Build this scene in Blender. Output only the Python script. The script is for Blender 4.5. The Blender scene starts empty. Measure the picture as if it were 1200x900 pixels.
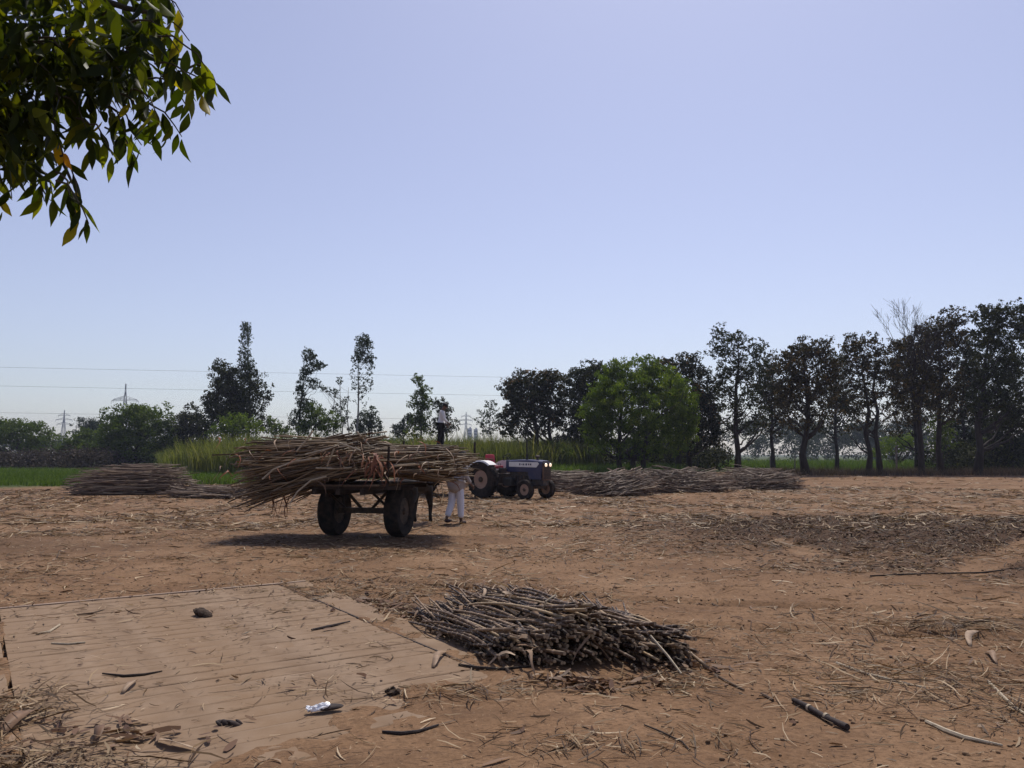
import bpy, bmesh, math, random
import numpy as np
from mathutils import Vector, Matrix, Euler
R = math.radians
sc = bpy.context.scene
COL = sc.collection
random.seed(5)
rg = np.random.default_rng(11)

# ------------------------------------------------------------------ camera
F = 942.0            # focal length in photo pixels (1200 wide)
CH = 1.6             # eye height
PITCH = math.atan(83 / F)
cam_d = bpy.data.cameras.new('camera')
cam = bpy.data.objects.new('camera', cam_d); COL.objects.link(cam)
cam_d.sensor_width = 36; cam_d.lens = F / 1200 * 36
cam_d.clip_start = 0.05; cam_d.clip_end = 9000
cam.location = (0, 0, CH)
cam.rotation_euler = (R(90) + PITCH, 0, 0)
sc.camera = cam

# ------------------------------------------------------------------ light
SUN_EL, SUN_AZ = R(60), R(16)        # azimuth measured from +Y towards +X
w = bpy.data.worlds.new('World'); sc.world = w; w.use_nodes = True
nt = w.node_tree; nt.nodes.clear()
sky = nt.nodes.new('ShaderNodeTexSky'); sky.sky_type = 'NISHITA'; sky.sun_disc = False
sky.sun_elevation = SUN_EL; sky.sun_rotation = SUN_AZ
sky.air_density = 1.1; sky.dust_density = 1.2; sky.ozone_density = 2.2; sky.altitude = 200
hs = nt.nodes.new('ShaderNodeHueSaturation')
hs.inputs['Hue'].default_value = 0.515; hs.inputs['Saturation'].default_value = 0.72; hs.inputs['Value'].default_value = 1.0
bg = nt.nodes.new('ShaderNodeBackground'); bg.inputs['Strength'].default_value = 0.112
wo = nt.nodes.new('ShaderNodeOutputWorld')
tn = nt.nodes.new('ShaderNodeMix'); tn.data_type = 'RGBA'; tn.blend_type = 'MULTIPLY'; tn.inputs[0].default_value = 1.0; tn.inputs[7].default_value = (1.02, 1.015, 1.10, 1)
nt.links.new(sky.outputs[0], hs.inputs['Color']); nt.links.new(hs.outputs[0], tn.inputs[6]); nt.links.new(tn.outputs[2], bg.inputs[0]); nt.links.new(bg.outputs[0], wo.inputs[0])
sl = bpy.data.lights.new('sun', 'SUN'); sl.energy = 4.0; sl.angle = R(0.5); sl.color = (1, 0.94, 0.86)
so = bpy.data.objects.new('sun', sl); COL.objects.link(so)
sd = Vector((math.sin(SUN_AZ) * math.cos(SUN_EL), math.cos(SUN_AZ) * math.cos(SUN_EL), math.sin(SUN_EL)))
so.rotation_euler = (-sd).to_track_quat('-Z', 'Y').to_euler(); so.location = (0, 0, 60)
sc.view_settings.view_transform = 'Standard'; sc.view_settings.look = 'None'
sc.view_settings.exposure = 0.0; sc.view_settings.gamma = 1.0; sc.view_settings.use_curve_mapping = False
cy = sc.cycles
cy.max_bounces = 6; cy.diffuse_bounces = 3; cy.glossy_bounces = 2; cy.transmission_bounces = 3; cy.volume_bounces = 0; cy.transparent_max_bounces = 4

# ------------------------------------------------------------------ helpers
cp, sp_ = math.cos(PITCH), math.sin(PITCH)
def P(px, py, Y):
    """point seen at photo pixel (px,py) at ground distance Y"""
    a = (px - 600) / F; b = (450 - py) / F
    d = (a, cp - b * sp_, sp_ + b * cp)
    k = Y / d[1]
    return np.array((d[0] * k, Y, CH + d[2] * k))
def G(px, py):
    """ground point at photo pixel"""
    a = (px - 600) / F; b = (450 - py) / F
    d = (a, cp - b * sp_, sp_ + b * cp)
    k = -CH / d[2]
    return np.array((d[0] * k, d[1] * k, 0.0))

def tag(o, label=None, cat=None, group=None, kind=None):
    for k, v in (('label', label), ('category', cat), ('group', group), ('kind', kind)):
        if v: o[k] = v
    return o
def empty(name, loc, rz=0.0, label=None, cat=None, group=None):
    o = bpy.data.objects.new(name, None); COL.objects.link(o)
    o.location = loc; o.rotation_euler = (0, 0, rz); o.empty_display_size = 0.2
    return tag(o, label, cat, group)
def link(name, me, parent=None, mat=None, loc=None, rot=None, scale=None):
    o = bpy.data.objects.new(name, me); COL.objects.link(o)
    if mat and not me.materials: me.materials.append(mat)
    if parent: o.parent = parent
    if loc is not None: o.location = loc
    if rot is not None: o.rotation_euler = rot
    if scale is not None: o.scale = (scale,) * 3 if isinstance(scale, (int, float)) else scale
    return o
def np_mesh(name, V, Fc, mat=None, smooth=False, fattr=None, pattr=None):
    """V (n,3); Fc (m,k) int array of equal sided faces, or a list of such arrays"""
    V = np.asarray(V, dtype=np.float32).reshape(-1, 3)
    Fl = Fc if isinstance(Fc, list) else [Fc]
    Fl = [np.asarray(f, dtype=np.int32) for f in Fl if len(f)]
    me = bpy.data.meshes.new(name)
    me.vertices.add(len(V)); me.vertices.foreach_set('co', V.ravel())
    nl = sum(f.size for f in Fl); nf = sum(len(f) for f in Fl)
    me.loops.add(nl); me.loops.foreach_set('vertex_index', np.concatenate([f.ravel() for f in Fl]))
    me.polygons.add(nf)
    tot = np.concatenate([np.full(len(f), f.shape[1], dtype=np.int32) for f in Fl])
    st = np.concatenate(([0], np.cumsum(tot)[:-1])).astype(np.int32)
    me.polygons.foreach_set('loop_start', st)
    try: me.polygons.foreach_set('loop_total', tot)
    except Exception: pass
    if smooth: me.polygons.foreach_set('use_smooth', np.ones(nf, dtype=bool))
    me.update(calc_edges=True)
    for k, v in (fattr or {}).items():
        a = me.attributes.new(k, 'FLOAT', 'FACE'); a.data.foreach_set('value', np.asarray(v, dtype=np.float32))
    for k, v in (pattr or {}).items():
        a = me.attributes.new(k, 'FLOAT', 'POINT'); a.data.foreach_set('value', np.asarray(v, dtype=np.float32))
    if mat: me.materials.append(mat)
    return me

def tubes(paths, radii, sides=6, cap=True):
    """paths (N,K,3), radii (N,K) -> V, [quads, caps]"""
    Pt = np.asarray(paths, float); Rd = np.asarray(radii, float)
    N, K, _ = Pt.shape
    T = np.gradient(Pt, axis=1); T /= np.linalg.norm(T, axis=2, keepdims=True) + 1e-9
    up = np.zeros((N, 1, 3)); up[..., 2] = 1
    m = np.abs((Pt[:, -1] - Pt[:, 0]) / (np.linalg.norm(Pt[:, -1] - Pt[:, 0], axis=1, keepdims=True) + 1e-9))[:, 2] > 0.8
    up[m] = (1, 0, 0)
    A = np.cross(T, up); A /= np.linalg.norm(A, axis=2, keepdims=True) + 1e-9
    Bv = np.cross(A, T)
    th = np.arange(sides) * 2 * math.pi / sides
    V = Pt[:, :, None] + Rd[:, :, None, None] * (np.cos(th)[None, None, :, None] * A[:, :, None] + np.sin(th)[None, None, :, None] * Bv[:, :, None])
    idx = np.arange(N * K * sides).reshape(N, K, sides)
    a = idx[:, :-1]; b = idx[:, 1:]
    Q = np.stack([a, np.roll(a, -1, 2), np.roll(b, -1, 2), b], -1).reshape(-1, 4)
    fs = [Q]
    if cap: fs.append(np.concatenate([idx[:, 0, ::-1], idx[:, -1]]))
    return V.reshape(-1, 3), fs

def strips(paths, widths, side):
    """flat ribbons: paths (N,K,3), widths (N,K), side (N,3) or (N,K,3)"""
    N, K, _ = paths.shape
    if side.ndim == 2: side = side[:, None, :]
    L = paths - side * widths[..., None] / 2; Rr = paths + side * widths[..., None] / 2
    V = np.stack([L, Rr], 2).reshape(-1, 3)
    idx = np.arange(N * K * 2).reshape(N, K, 2)
    Q = np.stack([idx[:, :-1, 0], idx[:, :-1, 1], idx[:, 1:, 1], idx[:, 1:, 0]], -1).reshape(-1, 4)
    return V, Q

class B:
    """collects primitive shapes into one mesh"""
    def __init__(s): s.V = []; s.F = []
    def add(s, V, Fs):
        o = len(s.V); s.V += [tuple(v) for v in V]
        s.F += [tuple(i + o for i in f) for f in Fs]; return s
    def box(s, c, d, rot=None, bev=0.0, taper=(1, 1)):
        x, y, z = d[0] / 2, d[1] / 2, d[2] / 2
        if bev:
            bm = bmesh.new(); bmesh.ops.create_cube(bm, size=1)
            for v in bm.verts:
                k = taper if v.co.z > 0 else (1, 1)
                v.co = Vector((v.co.x * d[0] * k[0], v.co.y * d[1] * k[1], v.co.z * d[2]))
            bmesh.ops.bevel(bm, geom=list(bm.edges), offset=bev, segments=2, affect='EDGES', profile=0.6)
            bm.verts.index_update()
            V = [v.co.copy() for v in bm.verts]; Fs = [[v.index for v in f.verts] for f in bm.faces]; bm.free()
        else:
            tx, ty = taper
            V = [Vector(v) for v in ((-x, -y, -z), (x, -y, -z), (x, y, -z), (-x, y, -z), (-x * tx, -y * ty, z), (x * tx, -y * ty, z), (x * tx, y * ty, z), (-x * tx, y * ty, z))]
            Fs = [(0, 3, 2, 1), (4, 5, 6, 7), (0, 1, 5, 4), (1, 2, 6, 5), (2, 3, 7, 6), (3, 0, 4, 7)]
        M = Euler(rot).to_matrix() if rot is not None else Matrix.Identity(3)
        return s.add([M @ v + Vector(c) for v in V], Fs)
    def tube(s, pts, r, sides=8):
        pts = np.asarray(pts, float); r = np.full(len(pts), r) if np.isscalar(r) else np.asarray(r, float)
        V, fs = tubes(pts[None], r[None], sides)
        return s.add(V, [f for a in fs for f in a.tolist()])
    def lathe(s, prof, c=(0, 0, 0), axis='z', seg=24, caps=True):
        """prof list of (radius, offset along axis)"""
        V = []; Fs = []
        for r, h in prof:
            for k in range(seg):
                t = 2 * math.pi * k / seg; a, b = r * math.cos(t), r * math.sin(t)
                v = {'z': (a, b, h), 'y': (a, h, b), 'x': (h, a, b)}[axis]
                V.append((v[0] + c[0], v[1] + c[1], v[2] + c[2]))
        for i in range(len(prof) - 1):
            for k in range(seg):
                k2 = (k + 1) % seg
                Fs.append((i * seg + k, i * seg + k2, (i + 1) * seg + k2, (i + 1) * seg + k))
        if caps and prof[0][0] > 1e-4: Fs.append(tuple(range(seg))[::-1])
        if caps and prof[-1][0] > 1e-4: Fs.append(tuple((len(prof) - 1) * seg + k for k in range(seg)))
        return s.add(V, Fs)
    def ball(s, c, r, seg=12, rings=8, rot=None):
        r = (r,) * 3 if np.isscalar(r) else r
        M = Euler(rot).to_matrix() if rot is not None else Matrix.Identity(3)
        V = []; Fs = []
        for i in range(rings + 1):
            ph = math.pi * i / rings
            for k in range(seg):
                t = 2 * math.pi * k / seg
                V.append(M @ Vector((r[0] * math.sin(ph) * math.cos(t), r[1] * math.sin(ph) * math.sin(t), -r[2] * math.cos(ph))) + Vector(c))
        for i in range(rings):
            for k in range(seg):
                k2 = (k + 1) % seg
                Fs.append((i * seg + k, i * seg + k2, (i + 1) * seg + k2, (i + 1) * seg + k))
        return s.add(V, Fs)
    def prism(s, poly, y0, y1):
        """polygon in local XZ extruded along Y"""
        n = len(poly)
        V = [(p[0], y0, p[1]) for p in poly] + [(p[0], y1, p[1]) for p in poly]
        Fs = [tuple(range(n)), tuple(range(2 * n - 1, n - 1, -1))] + [(i, i + n, (i + 1) % n + n, (i + 1) % n) for i in range(n)]
        return s.add(V, Fs)
    def mesh(s, name, mat=None, smooth=False):
        me = bpy.data.meshes.new(name); me.from_pydata(s.V, [], s.F)
        bm = bmesh.new(); bm.from_mesh(me); bmesh.ops.recalc_face_normals(bm, faces=bm.faces); bm.to_mesh(me); bm.free()
        if smooth:
            me.polygons.foreach_set('use_smooth', np.ones(len(me.polygons), dtype=bool))
            try: me.set_sharp_from_angle(angle=R(38))
            except Exception: pass
        if mat: me.materials.append(mat)
        return me
    def build(s, name, mat, parent=None, smooth=False, loc=None, rot=None):
        return link(name, s.mesh(name, mat, smooth), parent, None, loc, rot)

def skin(verts, edges, radii, sub=2):
    """smooth continuous surface grown round a skeleton"""
    me = bpy.data.meshes.new('tmp'); me.from_pydata([tuple(v) for v in verts], edges, [])
    bm = bmesh.new(); bm.from_mesh(me); lay = bm.verts.layers.skin.verify(); bm.verts.ensure_lookup_table()
    for i, v in enumerate(bm.verts):
        r = radii[i]; v[lay].radius = (r, r) if np.isscalar(r) else r
        v[lay].use_root = (i == 0)
    bm.to_mesh(me); bm.free()
    o = bpy.data.objects.new('tmp', me); COL.objects.link(o)
    m = o.modifiers.new('s', 'SKIN'); m.use_smooth_shade = True; m.branch_smoothing = 0.4
    s = o.modifiers.new('d', 'SUBSURF'); s.levels = sub; s.render_levels = sub
    dg = bpy.context.evaluated_depsgraph_get(); dg.update()
    out = bpy.data.meshes.new_from_object(o.evaluated_get(dg))
    bpy.data.objects.remove(o); bpy.data.meshes.remove(me)
    return out

# value noise in numpy
def _h(ix, iy, s):
    n = (ix * 374761393 + iy * 668265263 + s * 974634777) & 0xffffffff
    n = ((n ^ (n >> 13)) * 1274126177) & 0xffffffff
    return ((n ^ (n >> 16)) & 0xffff) / 65535.0
def vnoise(x, y, s=0):
    x = np.asarray(x, float); y = np.asarray(y, float)
    ix = np.floor(x).astype(np.int64); iy = np.floor(y).astype(np.int64)
    fx = x - ix; fy = y - iy; fx = fx * fx * (3 - 2 * fx); fy = fy * fy * (3 - 2 * fy)
    a = _h(ix, iy, s); b = _h(ix + 1, iy, s); c = _h(ix, iy + 1, s); d = _h(ix + 1, iy + 1, s)
    return (a + (b - a) * fx) * (1 - fy) + (c + (d - c) * fx) * fy
def fbm(x, y, s=0, o=4):
    t = 0; a = 0.5
    for k in range(o): t = t + a * vnoise(x * 2 ** k, y * 2 ** k, s + k); a *= 0.5
    return t
def sstep(a, b, x):
    t = np.clip((x - a) / (b - a), 0, 1); return t * t * (3 - 2 * t)

# ------------------------------------------------------------------ materials
def nodes(name):
    m = bpy.data.materials.new(name); m.use_nodes = True
    n = m.node_tree; b = n.nodes['Principled BSDF']; return m, n, b
def ramp(n, stops):
    r = n.nodes.new('ShaderNodeValToRGB'); e = r.color_ramp.elements
    while len(e) > 1: e.remove(e[-1])
    e[0].position = stops[0][0]; e[0].color = (*stops[0][1], 1)
    for p, c in stops[1:]:
        q = e.new(p); q.color = (*c, 1)
    return r
def noise(n, scale, detail=6, rough=0.6, coord='Object', stretch=None, dist=0.0):
    tc = n.nodes.new('ShaderNodeTexCoord'); t = n.nodes.new('ShaderNodeTexNoise')
    t.inputs['Scale'].default_value = scale; t.inputs['Detail'].default_value = detail; t.inputs['Roughness'].default_value = rough
    t.inputs['Distortion'].default_value = dist
    if stretch:
        mp = n.nodes.new('ShaderNodeMapping'); mp.inputs['Scale'].default_value = stretch
        n.links.new(tc.outputs[coord], mp.inputs[0]); n.links.new(mp.outputs[0], t.inputs['Vector'])
    else: n.links.new(tc.outputs[coord], t.inputs['Vector'])
    return t
def mixc(n, a, b, fac, mode='MIX'):
    x = n.nodes.new('ShaderNodeMix'); x.data_type = 'RGBA'; x.blend_type = mode
    for s, v in ((x.inputs[0], fac), (x.inputs[6], a), (x.inputs[7], b)):
        if isinstance(v, (int, float)): s.default_value = v
        elif isinstance(v, tuple): s.default_value = (*v, 1)
        else: n.links.new(v, s)
    return x.outputs[2]
def bump(n, b, h, st=0.3, dist=0.02):
    u = n.nodes.new('ShaderNodeBump'); u.inputs['Strength'].default_value = st; u.inputs['Distance'].default_value = dist
    n.links.new(h, u.inputs['Height']); n.links.new(u.outputs[0], b.inputs['Normal'])
def simple(name, c1, c2, scale=6, rough=0.7, metal=0, bst=0.2, bd=0.01, stretch=None, dust=None, spec=0.3):
    m, n, b = nodes(name)
    t = noise(n, scale, stretch=stretch)
    r = ramp(n, [(0.3, c1), (0.7, c2)]); n.links.new(t.outputs[0], r.inputs[0]); out = r.outputs[0]
    if dust:
        t2 = noise(n, scale * 0.45, 8, 0.7); r2 = ramp(n, [(0.42, (0, 0, 0)), (0.68, (1, 1, 1))]); n.links.new(t2.outputs[0], r2.inputs[0])
        mm = n.nodes.new('ShaderNodeMath'); mm.operation = 'MULTIPLY'; mm.inputs[1].default_value = dust[1]; n.links.new(r2.outputs[0], mm.inputs[0])
        out = mixc(n, out, dust[0], mm.outputs[0])
    n.links.new(out, b.inputs['Base Color'])
    b.inputs['Roughness'].default_value = rough; b.inputs['Metallic'].default_value = metal
    b.inputs['Specular IOR Level'].default_value = spec
    if bst: bump(n, b, t.outputs[0], bst, bd)
    return m
DUST = (0.25, 0.16, 0.092)
def leafmat(name, stops, trans=0.3, gloss=0.15, tint=(1.2, 1.25, 0.55), attr='rnd', obj=False):
    """leaf: diffuse + translucent, colour varied per leaf"""
    m, n, b = nodes(name)
    if obj:
        a = n.nodes.new('ShaderNodeObjectInfo'); f = a.outputs['Random']
    else:
        a = n.nodes.new('ShaderNodeAttribute'); a.attribute_name = attr; f = a.outputs['Fac']
    r = ramp(n, stops); n.links.new(f, r.inputs[0])
    t = noise(n, 14 if obj else 0.35, 4)
    c = mixc(n, r.outputs[0], (0.5, 0.5, 0.5), 0.35, 'OVERLAY') if False else r.outputs[0]
    v = ramp(n, [(0.3, (0.75, 0.75, 0.75)), (0.7, (1.2, 1.2, 1.2))]); n.links.new(t.outputs[0], v.inputs[0])
    c = mixc(n, c, v.outputs[0], 1.0, 'MULTIPLY')
    n.links.new(c, b.inputs['Base Color']); b.inputs['Roughness'].default_value = 0.5; b.inputs['Specular IOR Level'].default_value = gloss
    tr = n.nodes.new('ShaderNodeBsdfTranslucent'); n.links.new(mixc(n, c, tint, 1.0, 'MULTIPLY'), tr.inputs[0])
    mx = n.nodes.new('ShaderNodeMixShader'); mx.inputs[0].default_value = trans
    n.links.new(b.outputs[0], mx.inputs[1]); n.links.new(tr.outputs[0], mx.inputs[2])
    n.links.new(mx.outputs[0], n.nodes['Material Output'].inputs[0])
    return m
def canemat(name, stops, ring=(0.55, 0.48, 0.38), rpitch=0.16, obj=True, ringfac=0.6):
    """cane stalk: varied per stalk, pale waxy ring at each joint (joints along local X)"""
    m, n, b = nodes(name)
    if obj:
        a = n.nodes.new('ShaderNodeObjectInfo'); f = a.outputs['Random']
    else:
        a = n.nodes.new('ShaderNodeAttribute'); a.attribute_name = 'rnd'; f = a.outputs['Fac']
    r = ramp(n, stops); n.links.new(f, r.inputs[0]); c = r.outputs[0]
    t = noise(n, 9, 6, 0.7)
    v = ramp(n, [(0.3, (0.6, 0.6, 0.6)), (0.7, (1.3, 1.25, 1.2))]); n.links.new(t.outputs[0], v.inputs[0])
    c = mixc(n, c, v.outputs[0], 1.0, 'MULTIPLY')
    if obj:
        at = n.nodes.new('ShaderNodeAttribute'); at.attribute_name = 'ring'
        mm = n.nodes.new('ShaderNodeMath'); mm.operation = 'MULTIPLY'; mm.inputs[1].default_value = ringfac; n.links.new(at.outputs['Fac'], mm.inputs[0])
        c = mixc(n, c, ring, mm.outputs[0])
    n.links.new(c, b.inputs['Base Color']); b.inputs['Roughness'].default_value = 0.55; b.inputs['Specular IOR Level'].default_value = 0.25
    bump(n, b, t.outputs[0], 0.3, 0.004)
    return m

M = {}
M['wood'] = simple('weathered_wood', (0.05, 0.032, 0.02), (0.13, 0.085, 0.055), 8, 0.85, stretch=(1, 6, 6))
M['darkwood'] = simple('dark_wood', (0.018, 0.012, 0.009), (0.05, 0.034, 0.024), 8, 0.85)
M['iron'] = simple('old_iron', (0.02, 0.016, 0.014), (0.06, 0.042, 0.032), 12, 0.6, 0.4, dust=(DUST, 0.35))
M['rubber'] = simple('rubber', (0.010, 0.009, 0.009), (0.02, 0.017, 0.016), 9, 0.9, dust=(DUST, 0.16), spec=0.15)
M['rim'] = simple('dusty_rim', (0.24, 0.15, 0.11), (0.36, 0.24, 0.18), 7, 0.7, 0.0, dust=(DUST, 0.5))
M['blue'] = simple('blue_paint', (0.005, 0.009, 0.048), (0.008, 0.014, 0.075), 3, 0.35, 0, 0.03, dust=(DUST, 0.18), spec=0.5)
M['white'] = simple('white_paint', (0.62, 0.6, 0.57), (0.74, 0.72, 0.7), 4, 0.4, 0, 0.03, dust=(DUST, 0.25), spec=0.5)
M['red'] = simple('red_vinyl', (0.32, 0.014, 0.03), (0.42, 0.025, 0.05), 6, 0.5, 0, 0.1)
M['grille'] = simple('grille_paint', (0.07, 0.035, 0.024), (0.13, 0.07, 0.05), 12, 0.6, dust=(DUST, 0.5))
M['black'] = simple('black_paint', (0.01, 0.01, 0.01), (0.022, 0.021, 0.02), 8, 0.5)
M['engine'] = simple('engine_grey', (0.025, 0.024, 0.026), (0.06, 0.055, 0.055), 10, 0.6, 0.3, dust=(DUST, 0.4))
M['hide'] = simple('black_hide', (0.007, 0.006, 0.0055), (0.016, 0.013, 0.011), 10, 0.6, dust=((0.09, 0.065, 0.05), 0.25))
M['horn'] = simple('horn', (0.04, 0.035, 0.03), (0.1, 0.09, 0.075), 10, 0.5)
M['skin'] = simple('brown_skin', (0.1, 0.052, 0.032), (0.15, 0.08, 0.05), 9, 0.55)
M['hair'] = simple('black_hair', (0.006, 0.005, 0.005), (0.014, 0.012, 0.01), 30, 0.6)
M['shirt'] = simple('white_cotton', (0.55, 0.54, 0.54), (0.7, 0.69, 0.68), 5, 0.9, bst=0.5, bd=0.02)
M['kurta'] = simple('grey_cotton', (0.3, 0.265, 0.25), (0.4, 0.36, 0.34), 5, 0.9, bst=0.5, bd=0.02)
M['pyjama'] = simple('pale_cotton', (0.6, 0.61, 0.7), (0.72, 0.73, 0.8), 5, 0.9, bst=0.5, bd=0.02)
M['pants'] = simple('black_cotton', (0.008, 0.008, 0.01), (0.02, 0.019, 0.02), 5, 0.9, bst=0.5, bd=0.02)
M['shoe'] = simple('dark_leather', (0.03, 0.016, 0.016), (0.05, 0.026, 0.024), 9, 0.6)
M['steel'] = simple('galvanised_steel', (0.2, 0.21, 0.23), (0.3, 0.31, 0.33), 3, 0.5, 0.4)
M['cable'] = simple('cable', (0.1, 0.1, 0.11), (0.16, 0.16, 0.17), 3, 0.6, 0.3)
M['rope'] = simple('jute_rope', (0.2, 0.14, 0.08), (0.32, 0.23, 0.14), 40, 0.9)
M['bark'] = simple('bark', (0.018, 0.014, 0.011), (0.05, 0.038, 0.03), 7, 0.9, bst=0.7, bd=0.03, stretch=(1, 1, 0.25))
M['palebark'] = simple('pale_bark', (0.16, 0.14, 0.12), (0.34, 0.31, 0.28), 4, 0.85, bst=0.3, stretch=(1, 1, 0.3))
M['twig'] = simple('twig_bark', (0.03, 0.024, 0.014), (0.07, 0.055, 0.03), 14, 0.8)
M['concrete'] = simple('far_concrete', (0.3, 0.31, 0.33), (0.4, 0.41, 0.43), 0.3, 0.9)
M['glassy'] = simple('far_glass', (0.05, 0.06, 0.08), (0.09, 0.1, 0.12), 0.5, 0.2)
M['dung'] = simple('dung', (0.03, 0.02, 0.014), (0.07, 0.045, 0.03), 25, 0.95, bst=1.0, bd=0.02)
M['plastic'] = simple('white_plastic', (0.78, 0.78, 0.8), (0.84, 0.84, 0.86), 20, 0.25, spec=0.5)
M['charred'] = simple('dark_scrap', (0.02, 0.014, 0.014), (0.05, 0.035, 0.03), 25, 0.8, bst=0.6)
M['deck'] = simple('dusty_deck', (0.175, 0.118, 0.077), (0.275, 0.196, 0.133), 2.6, 0.92, bst=0.5, bd=0.008, dust=((0.19, 0.12, 0.07), 0.8), spec=0.12)
M['rimsteel'] = simple('dusty_steel_rim', (0.17, 0.11, 0.075), (0.3, 0.215, 0.155), 3, 0.7, 0, dust=(DUST, 0.6))
M['pit'] = simple('pit_dark', (0.02, 0.014, 0.01), (0.045, 0.03, 0.02), 5, 1.0)
M['postwood'] = simple('grey_post', (0.12, 0.1, 0.09), (0.22, 0.19, 0.17), 5, 0.9)
CAN_DARK = [(0, (0.022, 0.013, 0.009)), (0.35, (0.055, 0.034, 0.022)), (0.65, (0.125, 0.078, 0.047)), (0.88, (0.23, 0.155, 0.09)), (1, (0.38, 0.28, 0.165))]
CAN_RED = [(0, (0.035, 0.02, 0.011)), (0.4, (0.1, 0.063, 0.032)), (0.75, (0.21, 0.148, 0.08)), (0.93, (0.32, 0.235, 0.145)), (1, (0.46, 0.38, 0.27))]
CAN_PILE = [(0, (0.05, 0.03, 0.02)), (0.5, (0.15, 0.1, 0.068)), (0.85, (0.28, 0.21, 0.15)), (1, (0.45, 0.36, 0.26))]
M['cane_dark'] = canemat('dark_cane', CAN_DARK, (0.38, 0.28, 0.19), ringfac=0.8)
M['cane_red'] = canemat('red_cane', CAN_RED, (0.36, 0.26, 0.18))
M['cane_pile'] = canemat('grey_cane', CAN_PILE, (0.34, 0.27, 0.21))
M['cane_red_mass'] = canemat('red_cane_mass', CAN_RED, obj=False)
M['cane_pile_mass'] = canemat('grey_cane_mass', CAN_PILE, obj=False)
M['cut'] = simple('cut_cane_pith', (0.25, 0.17, 0.1), (0.45, 0.34, 0.22), 60, 0.8)
DRY = [(0, (0.04, 0.022, 0.012)), (0.3, (0.10, 0.06, 0.032)), (0.62, (0.26, 0.175, 0.095)), (0.85, (0.42, 0.31, 0.19)), (1, (0.62, 0.5, 0.34))]
M['dry'] = leafmat('dry_leaf', DRY, 0.15, 0.1, (1, 0.9, 0.7))
M['dry_obj'] = leafmat('dry_leaf_piece', [(0, (0.16, 0.09, 0.055)), (0.5, (0.3, 0.2, 0.13)), (1, (0.48, 0.36, 0.25))], 0.15, 0.1, (1, 0.9, 0.7), obj=True)
M['redleaf'] = leafmat('red_dry_leaf', [(0, (0.13, 0.045, 0.025)), (1, (0.3, 0.13, 0.07))], 0.25, 0.1, (1, 0.8, 0.6), obj=True)
M['palestalk'] = simple('pale_stalk', (0.3, 0.24, 0.16), (0.48, 0.4, 0.29), 15, 0.7)

# ------------------------------------------------------------------ ground
WB_A = np.array((-2.88, 10.08)); WB_B = np.array((-5.3, 8.46))      # far corners of the weighbridge deck
wu = (WB_A - WB_B) / np.linalg.norm(WB_A - WB_B)                      # along far edge
wv = np.array((wu[1], -wu[0]))                                        # towards the camera
WBW = float(np.linalg.norm(WB_A - WB_B)); WBL = 7.6
def wb_dist(x, y):
    px, py = x - WB_B[0], y - WB_B[1]
    u = px * wu[0] + py * wu[1]; v = px * wv[0] + py * wv[1]
    du = np.maximum(-u, u - WBW); dv = np.maximum(-v, v - WBL)
    return np.maximum(du, dv)
def rough_map(x, y):
    """churned soil on the right, a few smaller patches elsewhere"""
    a = sstep(0, 1, 1.4 - np.hypot((x - 9.0) / 5.8, (y - 16.6) / 4.6)) 
    b = 0.6 * sstep(0, 1, 1.2 - np.hypot((x - 7.5) / 4.5, (y - 11.5) / 1.3))
    c = 0.35 * sstep(0, 1, 1.2 - np.hypot((x + 10) / 5, (y - 14) / 2.5))
    track = np.exp(-((x - (7.1 + 0.85 * (y - 12.1))) / 0.32) ** 2) * sstep(10.5, 11.2, y) * (1 - sstep(15, 16.5, y))
    t2 = np.exp(-((x - (4.9 + 0.1 * (y - 14))) / 0.22) ** 2) * sstep(12.8, 13.4, y) * (1 - sstep(15.2, 16, y))
    n = fbm(x * 0.55, y * 0.9, 7)
    return np.clip((np.maximum(np.maximum(a, b), c)) * (0.62 + 1.1 * n) - 1.3 * track - 1.1 * t2, 0, 1)
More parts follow.
